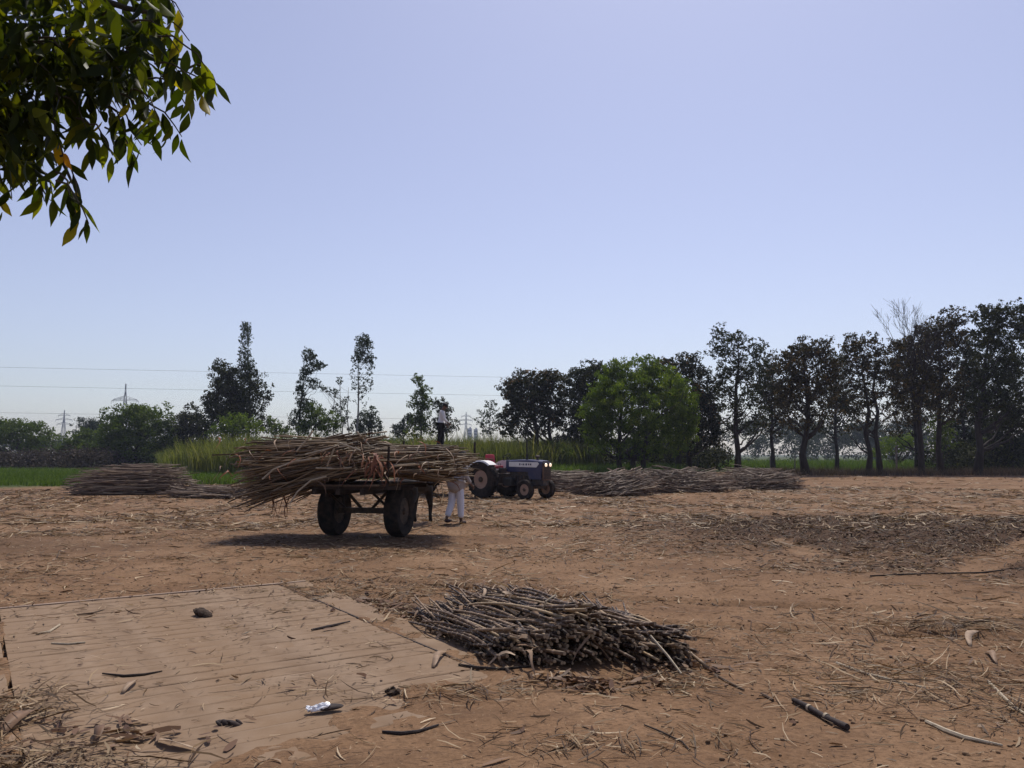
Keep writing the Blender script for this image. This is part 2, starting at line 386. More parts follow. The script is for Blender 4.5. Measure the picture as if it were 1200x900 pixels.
def hgt(x, y):
    x = np.asarray(x, float); y = np.asarray(y, float)
    r = np.hypot(x, y)
    near = 1 - sstep(30, 70, r)
    h = (fbm(x * 0.22, y * 0.22, 1) - 0.47) * 0.10 * sstep(2, 9, r)
    h = h + (fbm(x * 1.5, y * 1.5, 3) - 0.47) * 0.035 + (fbm(x * 7, y * 7, 21, 3) - 0.44) * 0.02
    rm = rough_map(x, y)
    ln = 9.3 - 0.42 * (x + 0.5) + 0.03 * x * x
    for o_ in (-0.62, 0.62):
        rut = np.exp(-((y - ln - o_) / 0.13) ** 4) * sstep(-3.5, -2, x) * (1 - sstep(5, 8, x))
        h = h - rut * (0.045 + 0.010 * np.sin(x * 42 + y * 16) * sstep(0.35, 0.6, vnoise(x * 1.3, y, 77)))
        berm = np.exp(-((np.abs(y - ln - o_) - 0.2) / 0.07) ** 2) * sstep(-3.5, -2, x) * (1 - sstep(5, 8, x)); h = h + 0.012 * berm
    h = h + rm * ((fbm(x * 2.2, y * 3.2, 9) - 0.36) * 0.30 + (fbm(x * 8, y * 9, 13, 3) - 0.4) * 0.08)
    d = wb_dist(x, y)
    k = sstep(0.05, 1.0, d)
    h = h * k * near
    px, py = x - WB_B[0], y - WB_B[1]
    u = px * wu[0] + py * wu[1]; v = px * wv[0] + py * wv[1]
    drift = fbm(x * 0.8, y * 0.8, 41) - 0.47 + 0.35 * (fbm(x * 4, y * 4, 43, 3) - 0.44)
    cover = sstep(4.5, 5.5, v + 2.2 * drift + 0.25 * (u - 1.4))
    cover = np.maximum(cover, 0.75 * sstep(-0.1, 0.55, u - WBW + 0.9 * drift + 0.1 * (v - 2.4)))
    e_ = np.exp(-np.maximum(np.minimum(np.minimum(u, WBW - u), v), 0) / 0.16)
    nn = fbm(x * 1.6, y * 1.6, 47) ; n2_ = fbm(x * 6, y * 6, 49, 3)
    cover = np.maximum(cover, 0.95 * sstep(0.70, 0.9, e_ * (0.25 + 0.95 * nn + 0.35 * n2_)))
    low = h - 0.006 * (1 - k) + (1 - sstep(0.35, 0.7, d)) * 0.034 * sstep(0.50, 0.66, 0.6 * nn + 0.5 * n2_)
    z = np.where(d < 0.3, -0.12 + cover * (0.145 + 0.03 * drift), low)
    t = sstep(0.0, 0.3, d)
    return np.where(d < 0.0, z, np.where(d < 0.3, z * (1 - t) + low * t, low))
DIRT_R = [(-9, 38), (-0.64, 40.5), (-0.5, 41.5), (-0.34, 44), (-0.2, 52), (0.05, 60), (0.12, 68), (0.36, 78), (0.64, 78), (9, 78)]
def dirt_edge(x, y):
    t = x / np.maximum(y, 0.1)
    return np.interp(t, [p[0] for p in DIRT_R], [p[1] for p in DIRT_R])
ang = np.concatenate([np.radians(np.linspace(-180, -42, 36, endpoint=False)), np.radians(np.linspace(-42, 42, 640, endpoint=False)), np.radians(np.linspace(42, 180, 36, endpoint=False))])
rad = np.concatenate([[0.3, 0.8, 1.4], np.geomspace(1.9, 45, 400), np.geomspace(47, 200, 40), np.geomspace(230, 6000, 14)])
rr, aa = np.meshgrid(rad, ang, indexing='ij')
gx = (rr * np.sin(aa)).ravel(); gy = (rr * np.cos(aa)).ravel()
gz = hgt(gx, gy)
ni, nj = rr.shape; idx = np.arange(ni * nj).reshape(ni, nj)
q = np.stack([idx[:-1], np.roll(idx, -1, 1)[:-1], np.roll(idx, -1, 1)[1:], idx[1:]], -1).reshape(-1, 4)[:, ::-1]
gx = np.append(gx, 0); gy = np.append(gy, 0); gz = np.append(gz, 0)
tri = np.stack([np.roll(idx[0], -1), idx[0], np.full(nj, ni * nj)], -1)[:, ::-1]
green = sstep(-2.5, 2.5, gy - dirt_edge(gx, gy) + (fbm(gx * 0.3, gy * 0.3, 31) - 0.47) * 9) * (gy > 0)
m, n, b = nodes('bare_earth')
t1 = noise(n, 0.55, 8, 0.65); r1 = ramp(n, [(0.3, (0.14, 0.078, 0.042)), (0.5, (0.205, 0.121, 0.067)), (0.7, (0.27, 0.168, 0.098))]); n.links.new(t1.outputs[0], r1.inputs[0])
t2 = noise(n, 24, 8, 0.75); r2 = ramp(n, [(0.32, (0.62, 0.6, 0.58)), (0.55, (1, 1, 1)), (0.75, (1.22, 1.22, 1.22))]); n.links.new(t2.outputs[0], r2.inputs[0])
c = mixc(n, r1.outputs[0], r2.outputs[0], 1.0, 'MULTIPLY')
t4 = noise(n, 2.2, 8, 0.75, stretch=(0.6, 1.4, 1)); r4 = ramp(n, [(0.52, (0, 0, 0)), (0.68, (0.55, 0.55, 0.55))]); n.links.new(t4.outputs[0], r4.inputs[0])
c = mixc(n, c, (0.105, 0.062, 0.038), r4.outputs[0])
t6 = noise(n, 38, 5, 0.7, stretch=(0.45, 1.3, 1), dist=0.8); r6 = ramp(n, [(0.54, (0, 0, 0)), (0.64, (0.8, 0.8, 0.8))]); n.links.new(t6.outputs[0], r6.inputs[0])
c = mixc(n, c, (0.075, 0.045, 0.028), r6.outputs[0])
t7 = noise(n, 31, 5, 0.7, stretch=(1.5, 0.5, 1), dist=1.0); r7 = ramp(n, [(0.63, (0, 0, 0)), (0.69, (0.8, 0.8, 0.8))]); n.links.new(t7.outputs[0], r7.inputs[0])
c = mixc(n, c, (0.36, 0.26, 0.165), r7.outputs[0])
ar = n.nodes.new('ShaderNodeAttribute'); ar.attribute_name = 'rough'
c = mixc(n, c, (0.07, 0.042, 0.027), ar.outputs['Fac'])
t3 = noise(n, 0.2, 6, 0.6); r3 = ramp(n, [(0.35, (0.035, 0.05, 0.014)), (0.65, (0.075, 0.09, 0.03))]); n.links.new(t3.outputs[0], r3.inputs[0])
ag = n.nodes.new('ShaderNodeAttribute'); ag.attribute_name = 'green'
c = mixc(n, c, r3.outputs[0], ag.outputs['Fac'])
n.links.new(c, b.inputs['Base Color']); b.inputs['Roughness'].default_value = 0.95; b.inputs['Specular IOR Level'].default_value = 0.1
t5 = noise(n, 55, 6, 0.7); mxh = n.nodes.new('ShaderNodeMath'); mxh.operation = 'ADD'; n.links.new(t2.outputs[0], mxh.inputs[0]); n.links.new(t5.outputs[0], mxh.inputs[1])
bump(n, b, mxh.outputs[0], 0.55, 0.014)
g = link('ground', np_mesh('ground', np.stack([gx, gy, gz], -1), [q, tri], m, True, pattr={'rough': np.clip(rough_map(gx, gy) * 1.15, 0, 0.95) * (gy > 0), 'green': green}))
tag(g, kind='structure')

# ------------------------------------------------------------------ weighbridge deck
wbz = 0.012
wb = empty('weighbridge_platform', (WB_B[0], WB_B[1], 0), math.atan2(wu[1], wu[0]),
           'long dusty weighbridge deck of narrow planks sunk level with the bare earth', 'weighbridge')
# local x along far edge, local -y towards the camera
pitch = 0.205; rw = random.Random(3)
pl = []
for vtx in range(3):
    pb = B(); L = WBW - 0.02
    n_ = 12; xs = np.linspace(0, L, n_ + 1)
    wob = [rw.uniform(-0.004, 0.004) for _ in xs]; wz = [rw.uniform(-0.003, 0.003) for _ in xs]
    V = []; Fs = []
    y0, y1 = -pitch + 0.006, -0.003
    for i, x in enumerate(xs):
        V += [(x, y0 + wob[i], -0.05), (x, y0 + wob[i], wz[i] - 0.006), (x, y0 + 0.012 + wob[i], wz[i]), (x, y1 - 0.012 - wob[i], wz[i]), (x, y1 - wob[i], wz[i] - 0.006), (x, y1 - wob[i], -0.05)]
    for i in range(n_):
        for k in range(5): Fs.append((i * 6 + k, (i + 1) * 6 + k, (i + 1) * 6 + k + 1, i * 6 + k + 1))
    pb.add(V, Fs); pl.append(pb.mesh('plank', M['deck']))
for i in range(int(WBL / pitch)):
    o = link('plank', pl[i % 3], wb, None, (0.01, -i * pitch, wbz + rw.uniform(-0.004, 0.004)))
    o.rotation_euler = (rw.uniform(-0.012, 0.012), rw.uniform(-0.0015, 0.0015), rw.uniform(-0.001, 0.001))
B().box((WBW / 2, -WBL / 2, -0.075), (WBW + 0.1, WBL + 0.1, 0.05)).build('pit_floor', M['pit'], wb)
dustf = B().box((WBW / 2, -WBL / 2, -0.0145), (WBW - 0.03, WBL - 0.03, 0.045)).build('dust_bed', M['deck'], wb)
# frame curbs, a dark gap between deck and frame on the two long sides
fr = B(); fr.box((WBW + 0.186, -2.55, -0.03), (0.34, 5.1, 0.09), bev=0.008); fr.build('side_frame', M['deck'], wb)
fr = B(); fr.box((-0.168, -2.5, -0.034), (0.30, 5.0, 0.09), bev=0.008); fr.build('side_frame', M['deck'], wb)
fr = B(); fr.box((WBW / 2, 0.045, -0.024), (WBW + 0.72, 0.06, 0.09), bev=0.006); fr.build('end_frame', M['rimsteel'], wb)
rb = B(); rb.tube([(WBW + 0.004, -0.02, 0.010), (WBW + 0.006, -1.5, 0.012), (WBW + 0.002, -3, 0.009), (WBW + 0.005, -4.7, 0.012)], 0.009, 6); rb.build('edge_angle', M['iron'], wb)

# ------------------------------------------------------------------ cane stalk meshes
def cane_mesh(name, L, r, mat, sides=6, rings=True, bend=0.03, seed=0):
    q = random.Random(seed)
    xs = [0.0]; rad_ = [r * 0.95]; rg_ = [0.0]
    x = 0.0
    if rings:
        while x < L - 0.12:
            stp = q.uniform(0.11, 0.19); x2 = min(x + stp, L)
            xs += [x2 - 0.018, x2, x2 + 0.016]; k = 1 - 0.35 * (x2 / L) ** 1.5
            rad_ += [r * k, r * k * 1.22, r * k]; rg_ += [0.0, 1.0, 0.0]
            x = x2 + 0.016
        xs.append(L); rad_.append(r * 0.62); rg_.append(0)
    else:
        xs = list(np.linspace(0, L, 6)); rad_ = [r * (1 - 0.35 * t) for t in np.linspace(0, 1, 6)]; rg_ = [0, 0.4, 0, 0.5, 0, 0]
    xs = np.array(xs); t = xs / L
    ph = q.uniform(0, 6.28); ph2 = q.uniform(0, 6.28); a = bend * q.uniform(0.5, 1.2)
    pts = np.stack([xs - L / 2, a * L * (np.sin(t * math.pi) - 0.6) * math.cos(ph) + 0.3 * a * L * np.sin(t * 5 + ph2), a * L * (np.sin(t * math.pi) - 0.6) * math.sin(ph)], -1)
    V, fs = tubes(pts[None], np.array(rad_)[None], sides)
    me = np_mesh(name, V, fs, mat, False, pattr={'ring': np.repeat(rg_, sides)})
    sm = np.ones(len(me.polygons), dtype=bool); sm[-2:] = False
    me.polygons.foreach_set('use_smooth', sm)
    me.materials.append(M['cut']); mi = np.zeros(len(me.polygons), dtype=np.int32); mi[-2:] = 1
    me.polygons.foreach_set('material_index', mi)
    return me
def orient(o, c, d, roll=0.0):
    q_ = Vector(d).to_track_quat('X', 'Z')
    o.rotation_mode = 'QUATERNION'; o.rotation_quaternion = q_ @ Euler((roll, 0, 0)).to_quaternion(); o.location = c

def mass_canes(name, C, D, L, r, mat, parent, bend=0.03):
    """many canes joined into one part. C centres (n,3), D unit dirs (n,3)"""
    n_ = len(C); K = 5; t = np.linspace(-0.5, 0.5, K)
    Ls = L * rg.uniform(0.75, 1.15, n_)
    pth = C[:, None] + D[:, None] * (t[None, :, None] * Ls[:, None, None])
    off = rg.normal(0, bend, (n_, 3))[:, None] * (np.cos(t * math.pi) - 0.6)[None, :, None] * L
    V, fs = tubes(pth + off, np.tile(np.linspace(r, r * 0.65, K), (n_, 1)) * rg.uniform(0.8, 1.2, (n_, 1)), 5)
    rn = rg.random(n_)
    fa = np.concatenate([np.repeat(rn, (K - 1) * 5), rn, rn])
    o = link(name, np_mesh(name, V, fs, mat, False, fattr={'rnd': fa}), parent)
    o['kind'] = 'stuff'; return o

# ------------------------------------------------------------------ foreground bundles
near_c = [cane_mesh('cane', 2.55, 0.0125, M['cane_dark'], 7, True, 0.04, s) for s in range(8)]
def bundle(name, tip, butt, N, halfw, height, label, seed, flare=0.0, r=0.0155):
    q = random.Random(seed)
    tip = np.array(tip, float); butt = np.array(butt, float)
    ax = butt - tip; Ln = np.linalg.norm(ax); ax /= Ln; sd_ = np.array((-ax[1], ax[0]))
    mid = (tip + butt) / 2
    root = empty(name, (mid[0], mid[1], 0), 0, label, 'cane bundle', 'cut cane bundles lying on the bare earth')
    inv = np.array((mid[0], mid[1], 0))
    for i in range(N):
        while True:
            u = q.uniform(-1, 1); zz = q.uniform(0, 1)
            if zz < (1 - u * u) ** 0.6: break
        # direction from tip to butt: mesh thick end at -X, so point +X towards the tip
        u2 = u * (1 + flare) + q.gauss(0, 0.32)
        z1 = 0.024 + zz * height; z2 = max(0.022, 0.02 + zz * height * 0.5 + q.gauss(0, 0.035)); z1 = max(0.02, z1 + q.gauss(0, 0.02))
        e = q.gauss(0, 0.13); e2 = q.uniform(-0.6, 0.2)
        pb = np.array((*(butt + ax * e + sd_ * (u * halfw + q.gauss(0, 0.03))), z1)); pt = np.array((*(tip - ax * e2 + sd_ * u2 * halfw), z2))
        dd = pt - pb; L = np.linalg.norm(dd)
        o = link('cane', near_c[q.randrange(8)], root, scale=(L / 2.55, 1, 1))
        k = q.uniform(0.85, 1.2); o.scale = (L / 2.55, k, k)
        orient(o, (pb + pt) / 2 - inv, dd, q.uniform(0, 6.28))
    for f in (0.28, 0.72):                                           # twisted leaf ties
        c = tip + (butt - tip) * f - mid; pts = []
        for a in np.linspace(-0.25, math.pi + 0.25, 16):
            hw = halfw * (1.0 + 0.1 * (1 - f)); hh = height * (0.5 + 0.42 * f) + 0.03
            p = c + sd_ * math.cos(a) * hw + ax * 0.05 * math.sin(a * 2.3 + seed)
            pts.append((p[0], p[1], max(0.01, math.sin(a) ** 0.8 * hh if math.sin(a) > 0 else 0.012)))
        B().tube(pts, 0.011, 6).build('binding', M['darkwood'], root)
    return root
b1 = bundle('cane_bundle', (-0.36, 8.6), (0.56, 6.45), 280, 0.40, 0.36, 'tall middle bundle of dark purple cane with shadowed butt ends', 1, 0.25)
b2 = bundle('cane_bundle', (-0.68, 8.15), (0.12, 6.30), 130, 0.27, 0.2, 'low front bundle of dark cane beside the weighbridge edge', 2, 0.3)
b3 = bundle('cane_bundle', (0.62, 8.3), (1.18, 6.4), 100, 0.23, 0.2, 'small rear bundle of dark cane poking out beyond the middle bundle', 4, 0.2)
def stalk(name, pts, r, mat, label, cat, group=None, sides=6):
    pts = np.array(pts, float); o0 = pts[len(pts) // 2].copy()
    o = B().tube(pts - o0, r, sides).build(name, mat, None, True, loc=o0)
    return tag(o, label, cat, group)
stalk('pale_cane_stalk', [(*G(600, 775)[:2], 0.03), (*G(628, 758)[:2], 0.14), (0.28, 6.75, 0.40), (0.36, 6.8, 0.44)], [0.012, 0.011, 0.009, 0.007], M['palestalk'], 'pale thin stalk leaning up against the front of the dark cane bundles', 'cane stalk')
stalk('pale_cane_stalk', [(1.06, 6.3, 0.22), (1.16, 6.12, 0.11), (1.22, 5.95, 0.03)], [0.009, 0.009, 0.007], M['palestalk'], 'pale thin stalk leaning down from the right end of the bundles', 'cane stalk')

# ------------------------------------------------------------------ piles of cane further off
far_c = {}
def pile_protos(key, L, r, mat): far_c[key] = [cane_mesh('cane', L, r, mat, 5, False, 0.035, 50 + s) for s in range(6)]
pile_protos('pile', 2.2, 0.019, M['cane_pile']); pile_protos('red', 2.15, 0.019, M['cane_red'])
def pile(name, c, yaw, length, halfw, height, nparts, nmass, label, cat, group=None, key='pile', z0=0.0, jitter=0.14, prof=0.7, droop=0.0, mass=None, cane_len=2.2, root=None, lift=None, endlift=0.0):
    """mound of canes; yaw = direction of canes; long axis along the canes too"""
    if root is None: root = empty(name, (c[0], c[1], z0), 0, label, cat, group)
    n_ = nparts + nmass
    ux = np.array((math.cos(yaw), math.sin(yaw), 0)); vx = np.array((-math.sin(yaw), math.cos(yaw), 0))
    s = rg.uniform(-1, 1, n_ * 4); v = rg.uniform(-1, 1, n_ * 4); zz = rg.random(n_ * 4)
    env = (1 - np.abs(v) ** 2.2) ** prof * (1 - 0.55 * np.abs(s) ** 3)
    env = env * (0.8 + 0.35 * vnoise(s * 3 + c[0], v * 2, 5))
    k = np.nonzero(zz < env)[0][:n_]; s, v, zz, env = s[k], v[k], zz[k], env[k]; n_ = len(k)
    cl = max(0.0, length / 2 - cane_len * 0.42)
    C = ux * (s * cl)[:, None] + vx * (v * halfw)[:, None]; C[:, 2] = zz * height + 0.03
    yw = yaw + rg.normal(0, jitter, n_)
    sl = rg.normal(0, jitter * 0.35, n_) - droop * s * np.abs(s) + endlift
    D = np.stack([np.cos(yw) * np.cos(sl), np.sin(yw) * np.cos(sl), np.sin(sl)], -1)
    D *= np.where(s < 0, -1, 1)[:, None]
    lo = C[:, 2] - np.abs(D[:, 2]) * cane_len * 0.5 + z0
    if z0 < 0.2: C[:, 2] += np.maximum(0, 0.03 - lo)
    # those nearest the camera side of the surface become separate parts
    todir = -np.array((c[0], c[1])) / np.hypot(c[0], c[1])
    face = (C[:, :2] @ todir) / halfw + 2.2 * (zz / np.maximum(env, 0.05))
    od = np.argsort(-face)
    for i in od[:nparts]:
        o = link('cane', far_c[key][i % 6], root, scale=random.uniform(0.75, 1.15)); orient(o, C[i], D[i], random.uniform(0, 6))
    rest = od[nparts:]
    if len(rest): mass_canes('cane_mass', C[rest], D[rest], cane_len, 0.02, mass or M['cane_pile_mass'], root)
    return root
PG = 'cane piles stacked round the yard edge'
c = P(153, 565, 33); pile('cane_pile', (c[0], 33.2), R(4), 4.9, 1.1, 1.22, 240, 520, 'flat topped stack of cane in front of the green field', 'cane pile', PG, jitter=0.08, prof=0.35)
c = P(245, 570, 30); pile('cane_pile', (c[0], 30.5), R(-8), 3.6, 0.9, 0.42, 120, 160, 'low spread of cane between the field stack and the loaded cart', 'cane pile', PG, jitter=0.14)
c = P(715, 560, 33); pile('cane_pile', (c[0] + 0.1, 33.2), R(28), 3.3, 1.35, 0.92, 240, 520, 'heap of cane fanned with pale cut ends right of the tractor', 'cane pile', PG, jitter=0.28, endlift=0.12)
c = P(668, 560, 36); pile('cane_pile', (c[0], 36.5), R(10), 2.8, 1.2, 0.85, 120, 220, 'dull heap of cane directly behind the tractor nose', 'cane pile', PG, jitter=0.3)
c = P(800, 560, 35); pile('cane_pile', (c[0], 35.5), R(12), 4.4, 1.5, 0.98, 240, 520, 'broad middle mound of the long row of cane heaps', 'cane pile', PG, jitter=0.34)
c = P(893, 560, 38); pile('cane_pile', (c[0], 38.5), R(2), 3.9, 1.4, 0.92, 220, 460, 'right end mound of the row of cane heaps under the trees', 'cane pile', PG, jitter=0.34)

# ------------------------------------------------------------------ wheels
def tyre_mesh(r, w, inner, lugs=0, lug_h=0.03, name='tyre'):
    b_ = B()
    prof = [(inner, -w * 0.36), (inner + (r - inner) * 0.35, -w * 0.5), (r * 0.93, -w * 0.48), (r * 0.985, -w * 0.36), (r, 0), (r * 0.985, w * 0.36), (r * 0.93, w * 0.48), (inner + (r - inner) * 0.35, w * 0.5), (inner, w * 0.36), (inner, -w * 0.36)]
    b_.lathe(prof, axis='y', seg=36, caps=False)
    for k in range(lugs):
        for s in (-1, 1):
            a = 2 * math.pi * (k + (0.5 if s > 0 else 0)) / lugs
            Mx = Matrix.Rotation(-a, 3, 'Y')
            cc = Mx @ Vector((r + lug_h * 0.3, s * w * 0.24, 0))
            e = (Mx @ Matrix.Rotation(R(34 * s), 3, 'X')).to_euler()
            b_.box(cc, (lug_h * 1.4, w * 0.5, r * 0.07), e)
    return b_.mesh(name, M['rubber'], True)
def rim_mesh(ri, w, holes=0, name='rim'):
    b_ = B(); b_.lathe([(ri * 1.02, -w * 0.36), (ri * 0.92, -w * 0.40), (ri * 0.84, -w * 0.30), (ri * 0.3, -w * 0.26), (ri * 0.3, w * 0.26), (ri * 0.84, w * 0.30), (ri * 0.92, w * 0.40), (ri * 1.02, w * 0.36)], axis='y', seg=28)
    return b_.mesh(name, M['rim'], True)
def hub_mesh(r, w):
    b_ = B(); b_.lathe([(r * 0.6, -w), (r, -w * 0.8), (r, w * 0.8), (r * 0.6, w)], axis='y', seg=14)
    for s in (-1, 1):
        for k in range(6):
            a = k * math.pi / 3; b_.lathe([(0.012, -0.01), (0.012, 0.012)], (math.cos(a) * r * 1.35, s * w * 0.55, math.sin(a) * r * 1.35), 'y', 6)
    return b_.mesh('hub', M['iron'], True)
def wheel(parent, loc, r, w, inner, ty, ri, hu, name='wheel'):
    wh = link(name, ri, parent, None, loc)
    link('tyre', ty, wh); link('hub', hu, wh); return wh

# ------------------------------------------------------------------ bullock cart
PHI = R(14); cf = np.array((math.sin(PHI), math.cos(PHI)))
CART = np.array((-2.87, 16.05))
cart = empty('bullock_cart', (*CART, 0), R(90) - PHI, 'two wheeled bullock cart on fat rubber tyres under the heaped cane', 'cart')
# local x forward, y left
ty = tyre_mesh(0.50, 0.30, 0.26, 0); ri = rim_mesh(0.265, 0.26); ri.materials.clear(); ri.materials.append(M['iron']); hu = hub_mesh(0.075, 0.13)
for s in (-1, 1): wheel(cart, (0, s * 0.69, 0.505), 0.5, 0.3, 0.26, ty, ri, hu)
B().box((0, 0, 0.505), (0.11, 1.16, 0.11), bev=0.01).build('axle', M['iron'], cart)
for s in (-1, 1):
    B().tube([(0.0, s * 0.12, 0.55), (0, s * 0.44, 0.88)], 0.032, 6).build('brace', M['iron'], cart)
    B().tube([(0.0, s * 0.50, 0.55), (0, s * 0.5, 0.89)], 0.03, 6).build('brace', M['iron'], cart)
    B().tube([(-0.02, s * 0.46, 0.56), (-0.75, s * 0.46, 0.88)], 0.026, 6).build('brace', M['iron'], cart)
for s in (-1, 0, 1): B().box((-0.05, s * 0.48, 0.925), (2.5, 0.09, 0.10), bev=0.01).build('bed_beam', M['darkwood'], cart)
for k in range(4): B().box((-1.15 + k * 0.72, 0, 0.995), (0.09, 2.3, 0.055)).build('cross_bar', M['darkwood'], cart)
plm = B().box((0, 0, 0), (2.46, 0.165, 0.032), bev=0.004).mesh('bed_plank', M['wood'])
for k in range(9): link('bed_plank', plm, cart, None, (-0.06, -0.72 + k * 0.18, 1.04), (0, 0, random.uniform(-0.005, 0.005)))
for sx in (-1.15, 1.0):
    for s in (-1, 1): B().tube([(sx, s * 0.9, 0.99), (sx, s * 0.93, 1.75)], [0.028, 0.022], 7).build('stake', M['darkwood'], cart)
for s in (-1, 1):
    B().tube([(1.15, s * 0.46, 0.92), (2.2, s * 0.44, 1.0), (3.6, s * 0.38, 1.18)], [0.045, 0.04, 0.032], 8).build('shaft', M['wood'], cart)
B().tube([(3.55, -0.48, 1.24), (3.52, -0.2, 1.37), (3.5, 0, 1.41), (3.52, 0.2, 1.37), (3.55, 0.48, 1.24)], 0.045, 8).build('yoke', M['wood'], cart)

# load: canes laid crosswise, two overlapping rows, tips hanging on the left
lroot = empty('cane_load', (-3.02, 15.95, 1.06), 0, 'shaggy reddish cane load heaped crosswise on the bullock cart', 'cane load')
def load_rows():
    n_ = 1500
    Cs = []; Ds = []; fc = []
    q = rg
    while len(Cs) < n_:
        side = -1 if q.random() < 0.52 else 1
        v = q.uniform(-1, 1); z = q.random()
        top = (1 - abs(v) ** 3) ** 0.55
        sx = q.normal(0, 0.26)
        X = side * 0.86 + sx * 0.8 - 0.08
        hx = 0.88 - 0.08 * abs(X + 0.5) - 0.05 * max(0, X - 0.4) ** 1.4 - 0.06 * max(0, -X - 0.9) - 0.03 * max(0, X)
        if z > top: continue
        zz = z * hx - 0.02
        # hang: outward part of the lower canes slopes down on the left; the right end stays firmer
        low = 1 - z
        sl = (0.04 + 0.26 * low + q.normal(0, 0.085)) if side < 0 else (0.02 + 0.10 * (z - 0.3) + q.normal(0, 0.075))
        zz += (0.02 if side < 0 else 0.16 * low)
        yw = q.normal(R(-6), 0.17)
        d = np.array((side * math.cos(yw) * math.cos(sl), side * math.sin(yw) * math.cos(sl), -math.sin(sl)))
        c_ = np.array((X, v * 1.12, zz))
        c_ = c_ - np.array((0, 0, 1)) * math.sin(sl) * 0.18
        Cs.append(c_); Ds.append(d); fc.append(-v * 1.0 + 1.8 * z / max(top, 0.1) + q.uniform(-0.2, 0.2) + (0.3 if v < -0.75 else 0))
    return np.array(Cs), np.array(Ds), np.array(fc)
C_, D_, f_ = load_rows(); od = np.argsort(-f_)
for i in od[:300]:
    o = link('cane', far_c['red'][i % 6], lroot, scale=random.uniform(0.8, 1.1)); o.scale[1] *= random.uniform(0.6, 1.15); o.scale[2] = o.scale[1]
    orient(o, C_[i], D_[i], random.uniform(0, 6))
mass_canes('cane_mass', C_[od[300:]], D_[od[300:]], 2.05, 0.016, M['cane_red_mass'], lroot, 0.02)
def droopleaf(parent, p, d, L, wdt, mat, seed, name='dry_leaf', fall=0.9):
    q = random.Random(seed); K = 7; t = np.linspace(0, 1, K)
    d = np.array(d, float); d /= np.linalg.norm(d)
    side = np.cross(d, (0, 0, 1)); side /= np.linalg.norm(side) + 1e-6
    pts = np.array(p)[None] + d[None] * (L * t)[:, None] + np.array((0, 0, -1.0))[None] * (fall * L * t ** 2)[:, None] + side[None] * (0.12 * L * np.sin(t * 5 + q.random() * 6))[:, None]
    wd = wdt * np.sin(np.clip(t * 0.92 + 0.12, 0, 1) * math.pi) ** 0.6 + 0.003
    sd2 = side[None] * np.cos(t * 2 * q.uniform(-1, 1))[:, None] + np.array((0, 0, 1))[None] * np.sin(t * 2 * q.uniform(-1, 1))[:, None]
    V, Q = strips(pts[None], wd[None], sd2[None])
    return link(name, np_mesh(name, V, Q, mat, True), parent)
q = random.Random(8)
for k in range(80):                                               # hanging dry leaves along the near face
    X = q.uniform(-2.3, 2.0); z = q.uniform(0.05, 0.85)
    droopleaf(lroot, (X, -1.12 + q.uniform(-0.1, 0.15) + 0.1 * X * -0.1, z), (q.uniform(-0.8, 0.8), -0.7, q.uniform(0, 0.6)), q.uniform(0.2, 0.5), q.uniform(0.012, 0.03), M['dry_obj'] if q.random() < 0.5 else M['redleaf'], k)
for k in range(14):                                               # russet tuft in the middle of the face
    droopleaf(lroot, (0.55 + q.uniform(-0.15, 0.2), -1.2 + q.uniform(-0.05, 0.05), 0.42 + q.uniform(-0.1, 0.15)), (q.uniform(-0.5, 0.5), -0.6, 0.2), q.uniform(0.3, 0.5), q.uniform(0.035, 0.06), M['redleaf'], 100 + k, fall=1.2)
for k in range(9):                                                # long strips dangling below the left end
    X = q.uniform(-1.75, -1.2)
    droopleaf(lroot, (X, -0.6 + q.uniform(-0.4, 0.4), -0.25 + q.uniform(-0.05, 0.2)), (q.uniform(-0.35, 0.2), -0.1, -0.8), q.uniform(0.3, 0.5), q.uniform(0.018, 0.03), M['redleaf'], 200 + k, fall=0.4)
for pts in ([(-0.35, -1.25, 0.15), (-0.62, -1.3, 0.08), (-0.85, -1.32, -0.12), (-0.98, -1.33, -0.33)],
            [(-0.5, -1.2, 0.48), (-0.95, -1.28, 0.42), (-1.3, -1.3, 0.28), (-1.5, -1.3, 0.1)],
            [(-0.55, -1.24, 0.30), (-0.2, -1.26, 0.29), (0.1, -1.24, 0.31)],
            [(-0.35, -1.22, 0.33), (-0.2, -1.24, 0.72)], [(-0.15, -1.2, 0.76), (0.25, -1.22, 0.62)], [(-0.75, -1.22, 0.55), (-0.3, -1.24, 0.66), (0.0, -1.2, 0.7)],
            [(-1.0, -0.9, 0.6), (-0.78, -0.95, 0.85), (-0.68, -1.0, 0.98)], [(0.35, -0.8, 0.7), (0.2, -0.85, 0.88), (0.12, -0.9, 0.97)]):
    B().tube(pts, 0.017, 6).build('pale_stalk', M['palestalk'], lroot, True)

